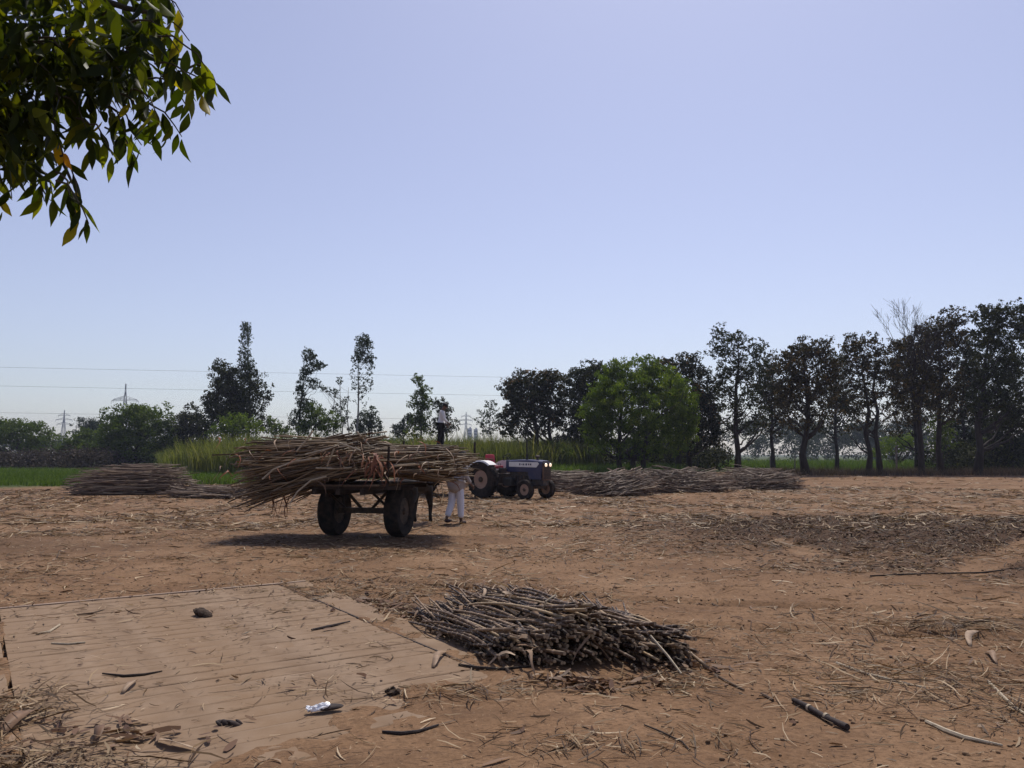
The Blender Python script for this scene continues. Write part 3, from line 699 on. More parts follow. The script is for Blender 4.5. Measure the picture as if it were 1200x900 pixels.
# ------------------------------------------------------------------ bullock
def bullock():
    root = empty('bullock', (*(CART + cf * 2.72), 0), -PHI, 'black bullock harnessed between the cart shafts ahead of the wheels', 'bullock')
    v = [(0, -0.05, 1.0), (0, -0.45, 1.06), (0, -0.78, 1.10), (0, 0.36, 1.03), (0, 0.60, 1.13), (0, 0.88, 1.12), (0, 1.12, 1.2), (0, 1.30, 1.08), (0, 1.45, 0.93)]
    r = [(0.30, 0.34), (0.28, 0.31), (0.2, 0.22), (0.27, 0.33), (0.2, 0.26), (0.12, 0.19), (0.12, 0.14), (0.09, 0.11), (0.075, 0.085)]
    e = [(0, 1), (1, 2), (0, 3), (3, 4), (4, 5), (5, 6), (6, 7), (7, 8)]
    def ch(att, pts, rs):
        a = att
        for p, x in zip(pts, rs): v.append(p); r.append(x); e.append((a, len(v) - 1)); a = len(v) - 1
    for s, dy in ((-1, 0.10), (1, -0.08)):
        ch(2, [(s * 0.16, -0.72 + dy * 0.2, 0.88), (s * 0.19, -0.58 + dy * 0.5, 0.68), (s * 0.18, -0.84 + dy, 0.46), (s * 0.18, -0.80 + dy, 0.26), (s * 0.18, -0.78 + dy, 0.10), (s * 0.18, -0.72 + dy, 0.035)], [0.16, 0.125, 0.062, 0.044, 0.046, 0.052])
    for s, dy in ((-1, -0.06), (1, 0.10)):
        ch(3, [(s * 0.16, 0.42, 0.78), (s * 0.165, 0.40 + dy * 0.6, 0.56), (s * 0.165, 0.43 + dy, 0.40), (s * 0.165, 0.41 + dy, 0.24), (s * 0.165, 0.42 + dy, 0.10), (s * 0.165, 0.48 + dy, 0.035)], [0.13, 0.085, 0.06, 0.043, 0.045, 0.052])
    me = skin(v, e, r, 2); me.materials.append(M['hide']); link('body', me, root)
    for s in (-1, 1):
        B().tube([(s * 0.09, 1.13, 1.30), (s * 0.2, 1.1, 1.38), (s * 0.27, 1.05, 1.5), (s * 0.25, 1.0, 1.6)], [0.035, 0.03, 0.02, 0.006], 8).build('horn', M['horn'], root, True)
        B().ball((s * 0.2, 1.1, 1.2), (0.1, 0.025, 0.045), rot=(0, s * 0.35, 0)).build('ear', M['hide'], root, True)
        B().ball((s * 0.1, 1.24, 1.17), 0.022).build('eye', M['black'], root, True)
    B().tube([(0, -0.96, 1.18), (0.02, -1.04, 1.0), (0.03, -1.05, 0.7), (0.03, -1.03, 0.5), (0.03, -1.02, 0.4)], [0.035, 0.025, 0.018, 0.035, 0.006], 8).build('tail', M['hide'], root, True)
    B().tube([(0.12, 1.36, 0.98), (0.25, 1.2, 0.62), (0.3, 0.9, 0.42), (0.34, 0.7, 0.55), (0.3, 0.55, 0.85)], 0.011, 6).build('rope', M['rope'], root, True)
    return root
bullock()

# ------------------------------------------------------------------ people
def limb(o, L1, L2, a, bflex, out=0.0):
    """two bone limb hanging down; a = forward swing, bflex = bend at the middle (knee backward +, elbow forward -)"""
    j = o + Vector((out * L1, math.sin(a) * L1, -math.cos(a) * L1))
    k = j + Vector((out * L2 * 0.5, math.sin(a - bflex) * L2, -math.cos(a - bflex) * L2)); return j, k
def person(loc, rz, label, legs, arms, lean=0.0, nod=0.0, upper='shirt', lower='pants', long_top=False, baggy=1.0, hip=None, scale=1.0):
    root = empty('person', loc, rz, label, 'person'); root.scale = (scale,) * 3
    hips = [Vector((s * 0.09, 0, 0.86)) for s in (-1, 1)]
    J = []
    for s, hp, (a, bf) in zip((-1, 1), hips, legs):
        kn, an = limb(hp, 0.41, 0.40, R(a), R(bf)); J.append([hp, kn, an])
    low = min(j[2].z for j in J) - 0.065
    for j in J:
        for p in j: p.z -= low
    pz = 0.90 - low
    def up(p):                                                       # lean of the trunk about the pelvis
        x, y, z = p; dz = z - 0.90
        return Vector((x, y + math.sin(lean) * dz, pz + math.cos(lean) * dz))
    v = [(0, 0, pz)]; r = [(0.14, 0.10)]; e = []
    def ch(att, pts, rs):
        a = att; ids = []
        for p, x in zip(pts, rs): v.append(tuple(p)); r.append(x); e.append((a, len(v) - 1)); a = len(v) - 1; ids.append(a)
        return ids
    hd = lambda y, z: up((0, 0, 1.45)) + Vector((0, math.sin(lean + nod) * (z) + math.cos(lean + nod) * y, math.cos(lean + nod) * z - math.sin(lean + nod) * y))
    t = ch(0, [up((0, 0, 1.08)), up((0, 0, 1.28)), up((0, -0.01, 1.39)), up((0, 0, 1.46)), hd(0.02, 0.10), hd(0.02, 0.17), hd(0.005, 0.235)], [(0.13, 0.09), (0.15, 0.1), (0.1, 0.075), (0.055, 0.055), (0.07, 0.085), (0.077, 0.095), (0.05, 0.06)])
    for j in J:
        s = 1 if j[0].x > 0 else -1; an = j[2]
        ch(0, [j[0], j[1], an, an + Vector((0, 0.07, -0.035)), an + Vector((0, 0.17, -0.045))], [0.085, 0.055, 0.038, 0.04, 0.028])
    hands = []
    for s, (a, bf, out) in zip((-1, 1), arms):
        sh = up((s * 0.17, 0, 1.37)); el, wr = limb(sh, 0.29, 0.25, R(a), R(bf), s * out)
        dd = (wr - el).normalized(); hands.append((s, sh, el, wr, dd))
        ch(t[1], [sh, el, wr, wr + dd * 0.07], [0.05, 0.038, 0.026, (0.018, 0.034)])
    me = skin(v, e, r, 2)
    bm = bmesh.new(); bm.from_mesh(me)
    def addpart(m2):
        bm.from_mesh(m2); bpy.data.meshes.remove(m2)
    for s, sh, el, wr, dd in hands:                                   # five curled fingers, rooted in the palm
        base = wr + dd * 0.06; fwd = Vector((0, 1, 0)); fwd = (fwd - dd * fwd.dot(dd)).normalized(); sidev = dd.cross(fwd).normalized()
        for k, (of, ln) in enumerate(((-0.026, 0.065), (-0.009, 0.08), (0.009, 0.075), (0.026, 0.06))):
            p0 = base + fwd * of; p1 = base + fwd * of * 1.2 + dd * ln * 0.5; p2 = p1 + dd * ln * 0.25 - sidev * s * ln * 0.4
            addpart(skin([p0, p1, p2], [(0, 1), (1, 2)], [0.0095, 0.009, 0.007], 1))
        p0 = wr + dd * 0.025 + fwd * 0.025; addpart(skin([p0, p0 + fwd * 0.03 + dd * 0.025, p0 + fwd * 0.035 + dd * 0.055], [(0, 1), (1, 2)], [0.011, 0.01, 0.008], 1))
    f = B(); nz = hd(0.115, 0.14); f.ball(nz, (0.014, 0.02, 0.026), 8, 6)
    for s in (-1, 1): f.ball(hd(0.01, 0.145) + Vector((s * 0.078, 0, 0)), (0.012, 0.022, 0.032), 8, 6)
    f.ball(hd(0.104, 0.095), (0.026, 0.012, 0.009), 8, 6)
    addpart(f.mesh('f')); bm.to_mesh(me); bm.free()
    me.polygons.foreach_set('use_smooth', np.ones(len(me.polygons), dtype=bool)); me.materials.append(M['skin'])
    link('body', me, root)
    for s in (-1, 1): B().ball(hd(0.098, 0.155) + Vector((s * 0.032, 0, 0)), 0.011, 8, 6).build('eye', M['hair'], root, True)
    # clothes
    b0 = -0.24 if long_top else -0.08
    tv = [up((0, 0, 1.10)), up((0, 0, 1.28)), up((0, -0.01, 1.40)), up((0, 0, 0.96)), up((0, 0, 0.9 + b0))]; tr = [(0.17, 0.13) if not long_top else 0.18, (0.175, 0.125), (0.13, 0.095), 0.205 if long_top else (0.165, 0.125), 0.225 if long_top else (0.165, 0.125)]
    te = [(0, 1), (1, 2), (0, 3), (3, 4)]
    for s, sh, el, wr, dd in hands:
        a = len(tv); tv += [sh, el, el.lerp(wr, 0.8)]; tr += [0.07, 0.056, 0.048]; te += [(1, a), (a, a + 1), (a + 1, a + 2)]
    m2 = skin(tv, te, tr, 2); m2.materials.append(M[upper]); link('kurta' if long_top else 'shirt', m2, root)
    lv = [(0, 0, pz)]; lr = [(0.15, 0.115)]; le = []
    for j in J:
        a = len(lv); lv += [j[0], j[1], j[1].lerp(j[2], 0.86)]; lr += [0.105 * baggy, 0.082 * baggy, 0.066 * baggy]; le += [(0, a), (a, a + 1), (a + 1, a + 2)]
    m3 = skin(lv, le, lr, 2); m3.materials.append(M[lower]); link('trousers', m3, root)
    h = B(); h.ball(hd(-0.012, 0.185), (0.09, 0.112, 0.088), 14, 10, rot=(-(lean + nod), 0, 0)); h.build('hair', M['hair'], root, True)
    for j in J: B().ball(j[2] + Vector((0, 0.065, -0.035)), (0.047, 0.125, 0.042), 12, 8).build('shoe', M['shoe'], root, True)
    return root, hands
MAN = (-1.30, 18.95, 0)
w1, hd1 = person(MAN, R(-38), 'man in grey kurta and pale pyjama walking beside the bullock with a stick', [(-9, 18), (7, 5)], [(14, -38, 0.12), (-8, -48, 0.25)], lean=R(14), nod=R(12), upper='kurta', lower='pyjama', long_top=True, baggy=1.08)
# stick held in the left hand
sm = Matrix.Translation(MAN) @ Matrix.Rotation(R(-38), 4, 'Z')
hw = sm @ (hd1[0][3] + hd1[0][4] * 0.08)
stalk('stick', [hw + Vector((0.12, 0.1, 0.09)), hw, hw + Vector((-0.2, -0.12, -0.2)), hw + Vector((-0.34, -0.2, -0.36))], [0.013, 0.013, 0.011, 0.009], M['darkwood'], 'short dark stick held low by the walking man', 'stick')

# ------------------------------------------------------------------ tractor
TY = R(-40); TO = np.array((-0.62, 30.55))
tr = empty('tractor', (*TO, 0), TY, 'blue and white farm tractor with red seat and lit headlights', 'tractor')
rt = tyre_mesh(0.675, 0.36, 0.34, 22, 0.02); rr_ = rim_mesh(0.37, 0.3); rh = hub_mesh(0.1, 0.17)
ft = tyre_mesh(0.36, 0.19, 0.2, 0); fr_ = rim_mesh(0.205, 0.16); fh = hub_mesh(0.055, 0.1)
for s in (-1, 1):
    wheel(tr, (0, s * 0.72, 0.695), 0.67, 0.36, 0.36, rt, rr_, rh, 'rear_wheel')
    wheel(tr, (1.95, s * 0.62, 0.362), 0.36, 0.19, 0.2, ft, fr_, fh, 'front_wheel')
B().box((0.35, 0, 0.72), (1.1, 0.42, 0.4), bev=0.05).build('gearbox', M['engine'], tr)
B().lathe([(0.13, -0.6), (0.17, -0.2), (0.17, 0.2), (0.13, 0.6)], (0, 0, 0.695), 'y', 16).build('rear_axle', M['engine'], tr, True)
B().box((1.35, 0, 0.76), (1.0, 0.36, 0.54), bev=0.04).build('engine_block', M['engine'], tr)
e_ = B()
for k in range(6): e_.tube([(1.0 + k * 0.14, -0.22, 0.62), (1.0 + k * 0.14, -0.24, 0.85)], 0.025, 6)
e_.build('engine_fitting', M['engine'], tr)
B().box((1.98, 0, 0.44), (0.14, 1.1, 0.12), bev=0.02).build('front_axle', M['iron'], tr)
B().box((2.15, 0, 0.62), (0.5, 0.34, 0.28), bev=0.03).build('front_support', M['engine'], tr)
# hood: a shaped shell
hx = [(0.82, 0.27, 1.40), (1.4, 0.275, 1.435), (2.0, 0.27, 1.42), (2.42, 0.25, 1.38)]
hv = []; hf = []
for x, wv_, zt in hx:
    hv += [(x, -wv_, 0.98), (x, -wv_ - 0.005, 1.28), (x, -wv_ + 0.02, zt - 0.035), (x, -wv_ + 0.08, zt), (x, wv_ - 0.08, zt), (x, wv_ - 0.02, zt - 0.035), (x, wv_ + 0.005, 1.28), (x, wv_, 0.98)]
for i in range(3):
    for k in range(8): hf.append((i * 8 + k, i * 8 + (k + 1) % 8, (i + 1) * 8 + (k + 1) % 8, (i + 1) * 8 + k))
hf += [tuple(range(8)), tuple(range(31, 23, -1))]
hood = B().add(hv, hf).build('hood', M['blue'], tr)
for s in (-1, 1):
    pn = B().prism([(0.9, 1.17), (2.18, 1.15), (2.3, 1.28), (2.22, 1.335), (0.9, 1.345)], s * 0.283, s * 0.274).build('side_panel', M['white'], hood)
    mk = B()
    for k, (x0, ww, hh) in enumerate(((1.42, 0.06, 0.07), (1.52, 0.04, 0.05), (1.6, 0.06, 0.06), (1.72, 0.07, 0.07), (1.83, 0.05, 0.06), (1.92, 0.06, 0.06))): mk.box((x0, s * 0.2845, 1.255), (ww, 0.004, hh))
    mk.build('panel_lettering', M['blue'], hood)
    B().prism([(1.86, 0.72), (2.38, 0.72), (2.39, 1.13), (1.74, 1.13), (1.78, 0.9)], s * 0.262, s * 0.245).build('side_cover', M['blue'], tr)
gr = B().box((2.43, 0, 1.0), (0.05, 0.46, 0.62), bev=0.015).build('grille', M['grille'], tr)
sl_ = B().box((0, 0, 0), (0.02, 0.38, 0.018)).mesh('slat', M['black'])
for k in range(9): link('slat', sl_, gr, None, (2.46, 0, 0.76 + k * 0.048))
hm, hn, hb = nodes('headlight_glass'); hb.inputs['Base Color'].default_value = (0.8, 0.72, 0.6, 1); hb.inputs['Roughness'].default_value = 0.15
hb.inputs['Emission Color'].default_value = (1, 0.72, 0.5, 1); hb.inputs['Emission Strength'].default_value = 1.0
for s in (-1, 1):
    h_ = B().lathe([(0.085, -0.03), (0.085, 0.03), (0.07, 0.045)], (2.455, s * 0.13, 1.24), 'x', 16).build('headlight', M['black'], tr, True)
    B().lathe([(0.068, 0.0), (0.06, 0.018), (0.03, 0.03), (0.0005, 0.034)], (2.50, s * 0.13, 1.24), 'x', 16).build('lens', hm, h_, True)
B().tube([(1.62, -0.12, 1.40), (1.62, -0.12, 1.62)], 0.045, 10).build('silencer', M['black'], tr, True)
B().tube([(1.62, -0.12, 1.6), (1.62, -0.12, 2.1), (1.60, -0.14, 2.2)], 0.026, 8).build('exhaust_pipe', M['black'], tr, True)
a_ = B(); a_.tube([(1.98, 0.05, 1.38), (1.98, 0.05, 1.52)], 0.045, 10); a_.lathe([(0.085, 0), (0.09, 0.05), (0.05, 0.09)], (1.98, 0.05, 1.5), 'z', 14); a_.build('air_intake', M['engine'], tr, True)
B().box((0.80, 0, 1.2), (0.12, 0.56, 0.42), bev=0.03).build('dashboard', M['blue'], tr)
st = B(); st.tube([(0.74, 0, 1.3), (0.58, 0, 1.5)], 0.022, 8); st.build('steering_column', M['black'], tr)
tq = [(0.56 + 0.19 * math.cos(a) * 0.62, 0.19 * math.sin(a), 1.52 + 0.19 * math.cos(a) * 0.62) for a in np.linspace(0, 2 * math.pi, 25)]
s2 = B(); s2.tube(tq, 0.014, 6)
for a in (0.5, 2.6, 4.7): s2.tube([(0.56, 0, 1.515), (0.56 + 0.118 * math.cos(a), 0.19 * math.sin(a), 1.52 + 0.118 * math.cos(a))], 0.009, 5)
s2.build('steering_wheel', M['black'], tr)
sr = B().box((-0.02, 0, 1.14), (0.44, 0.48, 0.11), bev=0.04).build('seat', M['red'], tr, True)
B().box((-0.27, 0, 1.4), (0.11, 0.46, 0.44), (0, -0.16, 0), bev=0.05).build('backrest', M['red'], sr, True)
B().tube([(-0.05, 0, 0.9), (-0.05, 0, 1.1)], 0.06, 8).build('seat_post', M['black'], tr)
for s in (-1, 1):                                                     # curved mudguards
    B().lathe([(0.05, -0.03), (0.05, 0.02), (0.03, 0.035)], (-0.74, s * 0.78, 1.06), 'x', 12).build('tail_lamp', M['red'], tr, True)
    fd = B(); V = []; Fs = []
    arc = np.linspace(R(52), R(160), 14)
    for a in arc:
        ro = 0.78
        for yy, rr2 in ((0.50, ro), (0.90, ro), (0.93, ro - 0.05), (0.90, ro - 0.015), (0.50, ro - 0.015)):
            V.append((math.cos(a) * rr2 * (1.0 if a > 1.2 else 1.0), s * yy, 0.62 + math.sin(a) * rr2))
    for i in range(len(arc) - 1):
        for k in range(5): Fs.append((i * 5 + k, i * 5 + (k + 1) % 5, (i + 1) * 5 + (k + 1) % 5, (i + 1) * 5 + k))
    Fs += [tuple(range(5)), tuple(range(len(V) - 1, len(V) - 6, -1))]
    fd.add(V, Fs); fo = fd.build('mudguard', M['white'], tr, True)
    fs_ = [(math.cos(a) * 0.775, 0.62 + math.sin(a) * 0.775) for a in arc]
    pw = B().prism(fs_, s * 0.49, s * 0.475).build('mudguard_side', M['white'], fo)
    B().box((0.62, s * 0.46, 0.52), (0.5, 0.3, 0.03), bev=0.006).build('foot_step', M['iron'], tr)
B().box((1.02, -0.42, 0.62), (0.42, 0.22, 0.3), bev=0.03).build('battery_box', M['black'], tr)
B().box((0.66, -0.36, 1.02), (0.3, 0.12, 0.2), bev=0.02).build('lever_box', M['engine'], tr)
for k, x in enumerate((0.42, 0.5)): B().tube([(x, -0.2, 0.9), (x - 0.05, -0.25, 1.28)], 0.01, 5).build('gear_lever', M['black'], tr)
B().tube([(-0.3, 0, 0.5), (-1.0, 0, 0.48)], 0.04, 8).build('drawbar', M['iron'], tr)

# ------------------------------------------------------------------ trailer, its load and the man on top
tl = empty('farm_trailer', (*TO, 0), TY, 'flat farm trailer with upright stakes hitched behind the blue tractor', 'trailer')
tt = tyre_mesh(0.44, 0.22, 0.24, 0); tri_ = rim_mesh(0.245, 0.2); th_ = hub_mesh(0.07, 0.12)
for s in (-1, 1): wheel(tl, (-4.4, s * 0.78, 0.445), 0.44, 0.22, 0.24, tt, tri_, th_)
B().box((-4.4, 0, 0.5), (0.1, 1.34, 0.1)).build('axle', M['iron'], tl)
for s in (-1, 1): B().box((-4.1, s * 0.5, 0.72), (4.3, 0.08, 0.14)).build('chassis_beam', M['iron'], tl); B().box((-4.4, s * 0.5, 0.6), (0.8, 0.07, 0.09)).build('spring', M['iron'], tl)
for k in range(10): B().box((-4.1, -0.9 + k * 0.2, 0.82), (4.3, 0.19, 0.04)).build('bed_plank', M['wood'], tl)
for s in (-1, 1): B().tube([(-1.95, s * 0.45, 0.7), (-1.08, s * 0.03, 0.52)], 0.04, 8).build('drawbar', M['iron'], tl)
for x, s, z in ((-1.98, -1, 1.98), (-1.98, 1, 2.12), (-6.2, -1, 2.62), (-6.2, 1, 2.2), (-4.1, 1, 2.1)):
    B().tube([(x, s * 0.96, 0.6), (x, s * 0.98, z)], 0.045, 7).build('stake', M['darkwood'], tl)
tlc = TO + np.array((math.cos(TY), math.sin(TY))) * -4.0
pile('cane_load', (tlc[0], tlc[1]), TY, 5.0, 0.92, 1.12, 260, 420, 'grey cane load on the trailer behind the tractor', 'cane load', z0=0.85, jitter=0.12, prof=0.3)
mp = TO + np.array((math.cos(TY), math.sin(TY))) * -2.85
person((mp[0] - 0.05, mp[1], 1.86), R(-96), 'man in white shirt and black trousers standing on the trailer load', [(4, 4), (-5, 3)], [(8, -14, 0.1), (20, -25, 0.1)], lean=R(6), nod=R(28), upper='shirt', lower='pants', baggy=1.0, scale=1.07)

M['scrap'] = leafmat('brown_leaf_scrap', [(0, (0.06, 0.03, 0.018)), (0.5, (0.17, 0.095, 0.055)), (0.85, (0.3, 0.2, 0.125)), (1, (0.5, 0.38, 0.26))], 0.12, 0.1, (1, 0.85, 0.6))
M['scrap_dark'] = leafmat('trodden_trash', [(0, (0.025, 0.015, 0.009)), (0.7, (0.07, 0.042, 0.025)), (1, (0.2, 0.14, 0.085))], 0.05, 0.05)
# ------------------------------------------------------------------ loose litter on the yard
def litter(n_, sampler, Lr, Wr, name, mat, K=4, curl=0.25, lift=0.006):
    x, y = sampler(n_); n_ = len(x)
    th = rg.uniform(0, 2 * math.pi, n_); L = rg.uniform(*Lr, n_) * rg.uniform(0.5, 1.2, n_); wd = rg.uniform(*Wr, n_)
    t = np.linspace(-0.5, 0.5, K)
    cv = rg.normal(0, curl, n_); d = np.stack([np.cos(th), np.sin(th)], -1); s_ = np.stack([-d[:, 1], d[:, 0]], -1)
    pxy = np.stack([x, y], -1)[:, None] + d[:, None] * (t[None, :, None] * L[:, None, None]) + s_[:, None] * ((t ** 2)[None, :, None] * (cv * L)[:, None, None])
    tilt = np.abs(rg.normal(0, 0.16, n_)); end = np.where(rg.random(n_) < 0.5, 1, -1)
    z = hgt(pxy[..., 0], pxy[..., 1])
    ins = wb_dist(pxy[..., 0], pxy[..., 1]) < 0.02
    z = np.where(ins, np.maximum(z, 0.016), z)
    arch = (0.25 - t[None] ** 2) * (rg.random(n_) * 0.18 * L)[:, None] 
    z = z + lift + arch + np.maximum(0, (t[None] * end[:, None] + 0.2)) * (tilt * L)[:, None]
    pth = np.concatenate([pxy, z[..., None]], -1)
    wds = wd[:, None] * np.array([0.55, 1, 0.95, 0.3])[None] if K == 4 else wd[:, None] * np.array([0.7, 1, 0.4])[None]
    roll = rg.normal(0, 0.5, n_)
    sd3 = np.stack([s_[:, 0] * np.cos(roll), s_[:, 1] * np.cos(roll), np.sin(roll)], -1)
    V, Q = strips(pth, wds, sd3)
    V = V.reshape(-1, 3); V[:, 2] = np.maximum(V[:, 2], hgt(V[:, 0], V[:, 1]) + 0.002)
    o = link(name, np_mesh(name, V, Q, mat, False, fattr={'rnd': np.repeat(np.clip(rg.beta(1.6, 1.9, n_), 0, 1), K - 1)}))
    tag(o, kind='stuff'); return o
def dens(x, y):
    """where trash collects (0..1)"""
    n1 = fbm(x * 0.45, y * 0.6, 51); n2 = fbm(x * 1.7, y * 2.1, 55, 3)
    d = 0.17 + 0.85 * sstep(0.43, 0.62, n1) * (0.35 + n2) + 0.5 * sstep(0.5, 0.62, n2)
    d = d + 0.15 * rough_map(x, y) + 0.55 * sstep(1.5, 4.5, x) * sstep(10.5, 6, y)
    lane = np.exp(-((y - 9.6 + 0.35 * (x - 2)) / 0.9) ** 2) * sstep(1.2, 2.0, x) * (1 - sstep(4.5, 6.5, x))
    inside = wb_dist(x, y) < 0
    return np.clip(np.where(inside, 0.12 + 0.3 * sstep(0.5, 0.62, n2), d * (1 - 0.75 * lane)), 0, 1.2)
def samp_zone(r0, r1, half, pw=1.0):
    def f(n_):
        m_ = n_ * 4
        r = r0 + (r1 - r0) * rg.random(m_) ** pw; a = rg.uniform(-half, half, m_)
        x = r * np.sin(a); y = r * np.cos(a)
        k = rg.random(m_) < dens(x, y); k = np.nonzero(k)[0][:n_]
        k = k[y[k] < dirt_edge(x[k], y[k])]
        return x[k], y[k]
    return f
def samp_blob(cx, cy_, rx, ry, rot=0.0):
    def f(n_):
        a = rg.normal(0, 0.5, (n_, 2)) * (rx, ry); c, s_ = math.cos(rot), math.sin(rot)
        return cx + a[:, 0] * c - a[:, 1] * s_, cy_ + a[:, 0] * s_ + a[:, 1] * c
    return f
NM = 'cane_trash'
litter(2300, samp_zone(2.9, 10, R(38), 0.8), (0.06, 0.26), (0.004, 0.014), NM, M['dry'])
litter(11000, samp_zone(2.9, 11, R(38), 0.8), (0.015, 0.08), (0.002, 0.009), NM, M['dry'], 3)
litter(11000, samp_zone(8.5, 22, R(36), 0.8), (0.06, 0.34), (0.005, 0.02), NM, M['dry'])
litter(26000, samp_zone(9, 28, R(36), 0.85), (0.03, 0.14), (0.004, 0.014), NM, M['dry'], 3)
litter(26000, samp_zone(18, 44, R(36), 0.9), (0.12, 0.5), (0.012, 0.045), NM, M['dry'], 3)
litter(3000, samp_zone(34, 72, R(36), 0.9), (0.2, 0.7), (0.02, 0.07), NM, M['dry'], 3)
a = G(5, 850); litter(420, samp_blob(a[0] - 0.1, a[1], 0.42, 0.75), (0.1, 0.383), (0.0027, 0.0135), NM, M['dry'], 4, 0.5, 0.02)
a = G(30, 905); litter(420, samp_blob(a[0], a[1], 0.7, 0.4), (0.1, 0.340), (0.0027, 0.0135), NM, M['dry'], 4, 0.5, 0.02)
a = G(12, 672); litter(336, samp_blob(a[0] - 0.5, a[1], 1.2, 0.5), (0.1, 0.340), (0.0045, 0.0135), NM, M['dry'], 4, 0.4, 0.03)
a = G(470, 715); litter(336, samp_blob(a[0], a[1], 0.9, 0.35, R(-50)), (0.06, 0.221), (0.0045, 0.0158), NM, M['dry'], 4, 0.4, 0.012)
a = G(545, 748); litter(264, samp_blob(a[0], a[1], 0.75, 0.22, R(-52)), (0.06, 0.238), (0.0054, 0.0180), NM, M['dry'], 4, 0.5, 0.02)
a = G(560, 815); litter(184, samp_blob(a[0], a[1], 0.85, 0.25, R(15)), (0.08, 0.306), (0.0036, 0.0135), NM, M['dry'], 4, 0.4, 0.012)
a = G(790, 800); litter(192, samp_blob(a[0], a[1], 0.55, 0.35), (0.06, 0.221), (0.0036, 0.0117), NM, M['dry'], 4, 0.4, 0.012)
a = G(800, 735); litter(160, samp_blob(a[0], a[1], 0.6, 0.3), (0.06, 0.221), (0.0036, 0.0117), NM, M['dry'], 4, 0.4, 0.012)
a = G(1120, 800); litter(400, samp_blob(a[0], a[1], 1.1, 0.8), (0.12, 0.468), (0.0027, 0.0117), NM, M['dry'], 4, 0.35, 0.012)
a = G(1000, 815); litter(128, samp_blob(a[0], a[1], 0.5, 0.3), (0.08, 0.255), (0.0027, 0.0099), NM, M['dry'], 4, 0.4, 0.012)
a = G(1120, 735); litter(336, samp_blob(a[0], a[1], 1.4, 0.4), (0.15, 0.595), (0.0036, 0.0117), NM, M['dry'], 4, 0.3, 0.012)
a = G(690, 880); litter(128, samp_blob(a[0], a[1], 0.6, 0.25), (0.08, 0.255), (0.0027, 0.0099), NM, M['dry'], 4, 0.5, 0.012)
for px_, py_, sx_, sy_, rot_, n_ in ((500, 722, 0.75, 0.22, -52, 260), (560, 752, 0.5, 0.16, -52, 160), (440, 705, 0.6, 0.3, -40, 140), (690, 800, 0.6, 0.2, 10, 110), (800, 780, 0.4, 0.3, 0, 90), (590, 690, 0.7, 0.25, -20, 110), (120, 870, 0.6, 0.3, 0, 70)):
    a = G(px_, py_); litter(n_, samp_blob(a[0], a[1], sx_, sy_, R(rot_)), (0.05, 0.2), (0.012, 0.042), 'leaf_scraps', M['scrap'], 4, 0.5, 0.012)
litter(900, samp_zone(3.0, 16, R(37), 0.8), (0.04, 0.16), (0.008, 0.03), 'leaf_scraps', M['scrap'], 4, 0.5, 0.008)
# dark trodden trash over the churned patch
def samp_r2(n_):
    x = rg.uniform(2, 20, n_ * 6); y = rg.uniform(11, 23, n_ * 6); k = np.nonzero(rg.random(n_ * 6) < rough_map(x, y))[0][:n_]; return x[k], y[k]
litter(12000, samp_r2, (0.05, 0.26), (0.006, 0.024), 'cane_trash', M['scrap_dark'], 3)
# clods in the churned soil
def clods(n_, f, r0, r1, name):
    x, y = f(n_); n_ = len(x); ico = bmesh.new(); bmesh.ops.create_icosphere(ico, subdivisions=1, radius=1); ico.verts.index_update()
    v0 = np.array([v.co[:] for v in ico.verts]); f0 = np.array([[v.index for v in p.verts] for p in ico.faces]); ico.free()
    r = rg.uniform(r0, r1, n_) * rg.uniform(0.4, 1.1, n_)
    V = v0[None] * (r[:, None, None] * rg.uniform(0.6, 1.25, (n_, len(v0), 1))) * np.array((1.1, 1, 0.62))
    V[..., 0] += x[:, None]; V[..., 1] += y[:, None]; V[..., 2] += (hgt(x, y) + r * 0.25)[:, None]
    Fc = f0[None] + (np.arange(n_) * len(v0))[:, None, None]
    return tag(link(name, np_mesh(name, V.reshape(-1, 3), Fc.reshape(-1, 3), M['clod'], True)), kind='stuff')
M['clod'] = simple('dark_clod', (0.085, 0.05, 0.029), (0.17, 0.1, 0.058), 12, 0.95, bst=0.8, bd=0.02)
M['clod_l'] = M['clod']
def samp_rough(n_):
    x = rg.uniform(2, 20, n_ * 6); y = rg.uniform(9.5, 23, n_ * 6); k = np.nonzero(rg.random(n_ * 6) < rough_map(x, y) * (0.3 + fbm(x * 1.3, y * 1.9, 61)) )[0][:n_]; return x[k], y[k]
clods(3800, samp_rough, 0.008, 0.036, 'soil_clods')
def samp_any(n_):
    r = rg.uniform(3, 14, n_); a_ = rg.uniform(-R(36), R(36), n_); x = r * np.sin(a_); y = r * np.cos(a_); k = wb_dist(x, y) > 0.1; return x[k], y[k]
M['crumb'] = simple('earth_crumb', (0.15, 0.09, 0.05), (0.26, 0.165, 0.095), 12, 0.95, bst=0.6)
_k = M['clod']; M['clod'] = M['crumb']; clods(3800, samp_any, 0.006, 0.02, 'soil_crumbs'); M['clod'] = _k

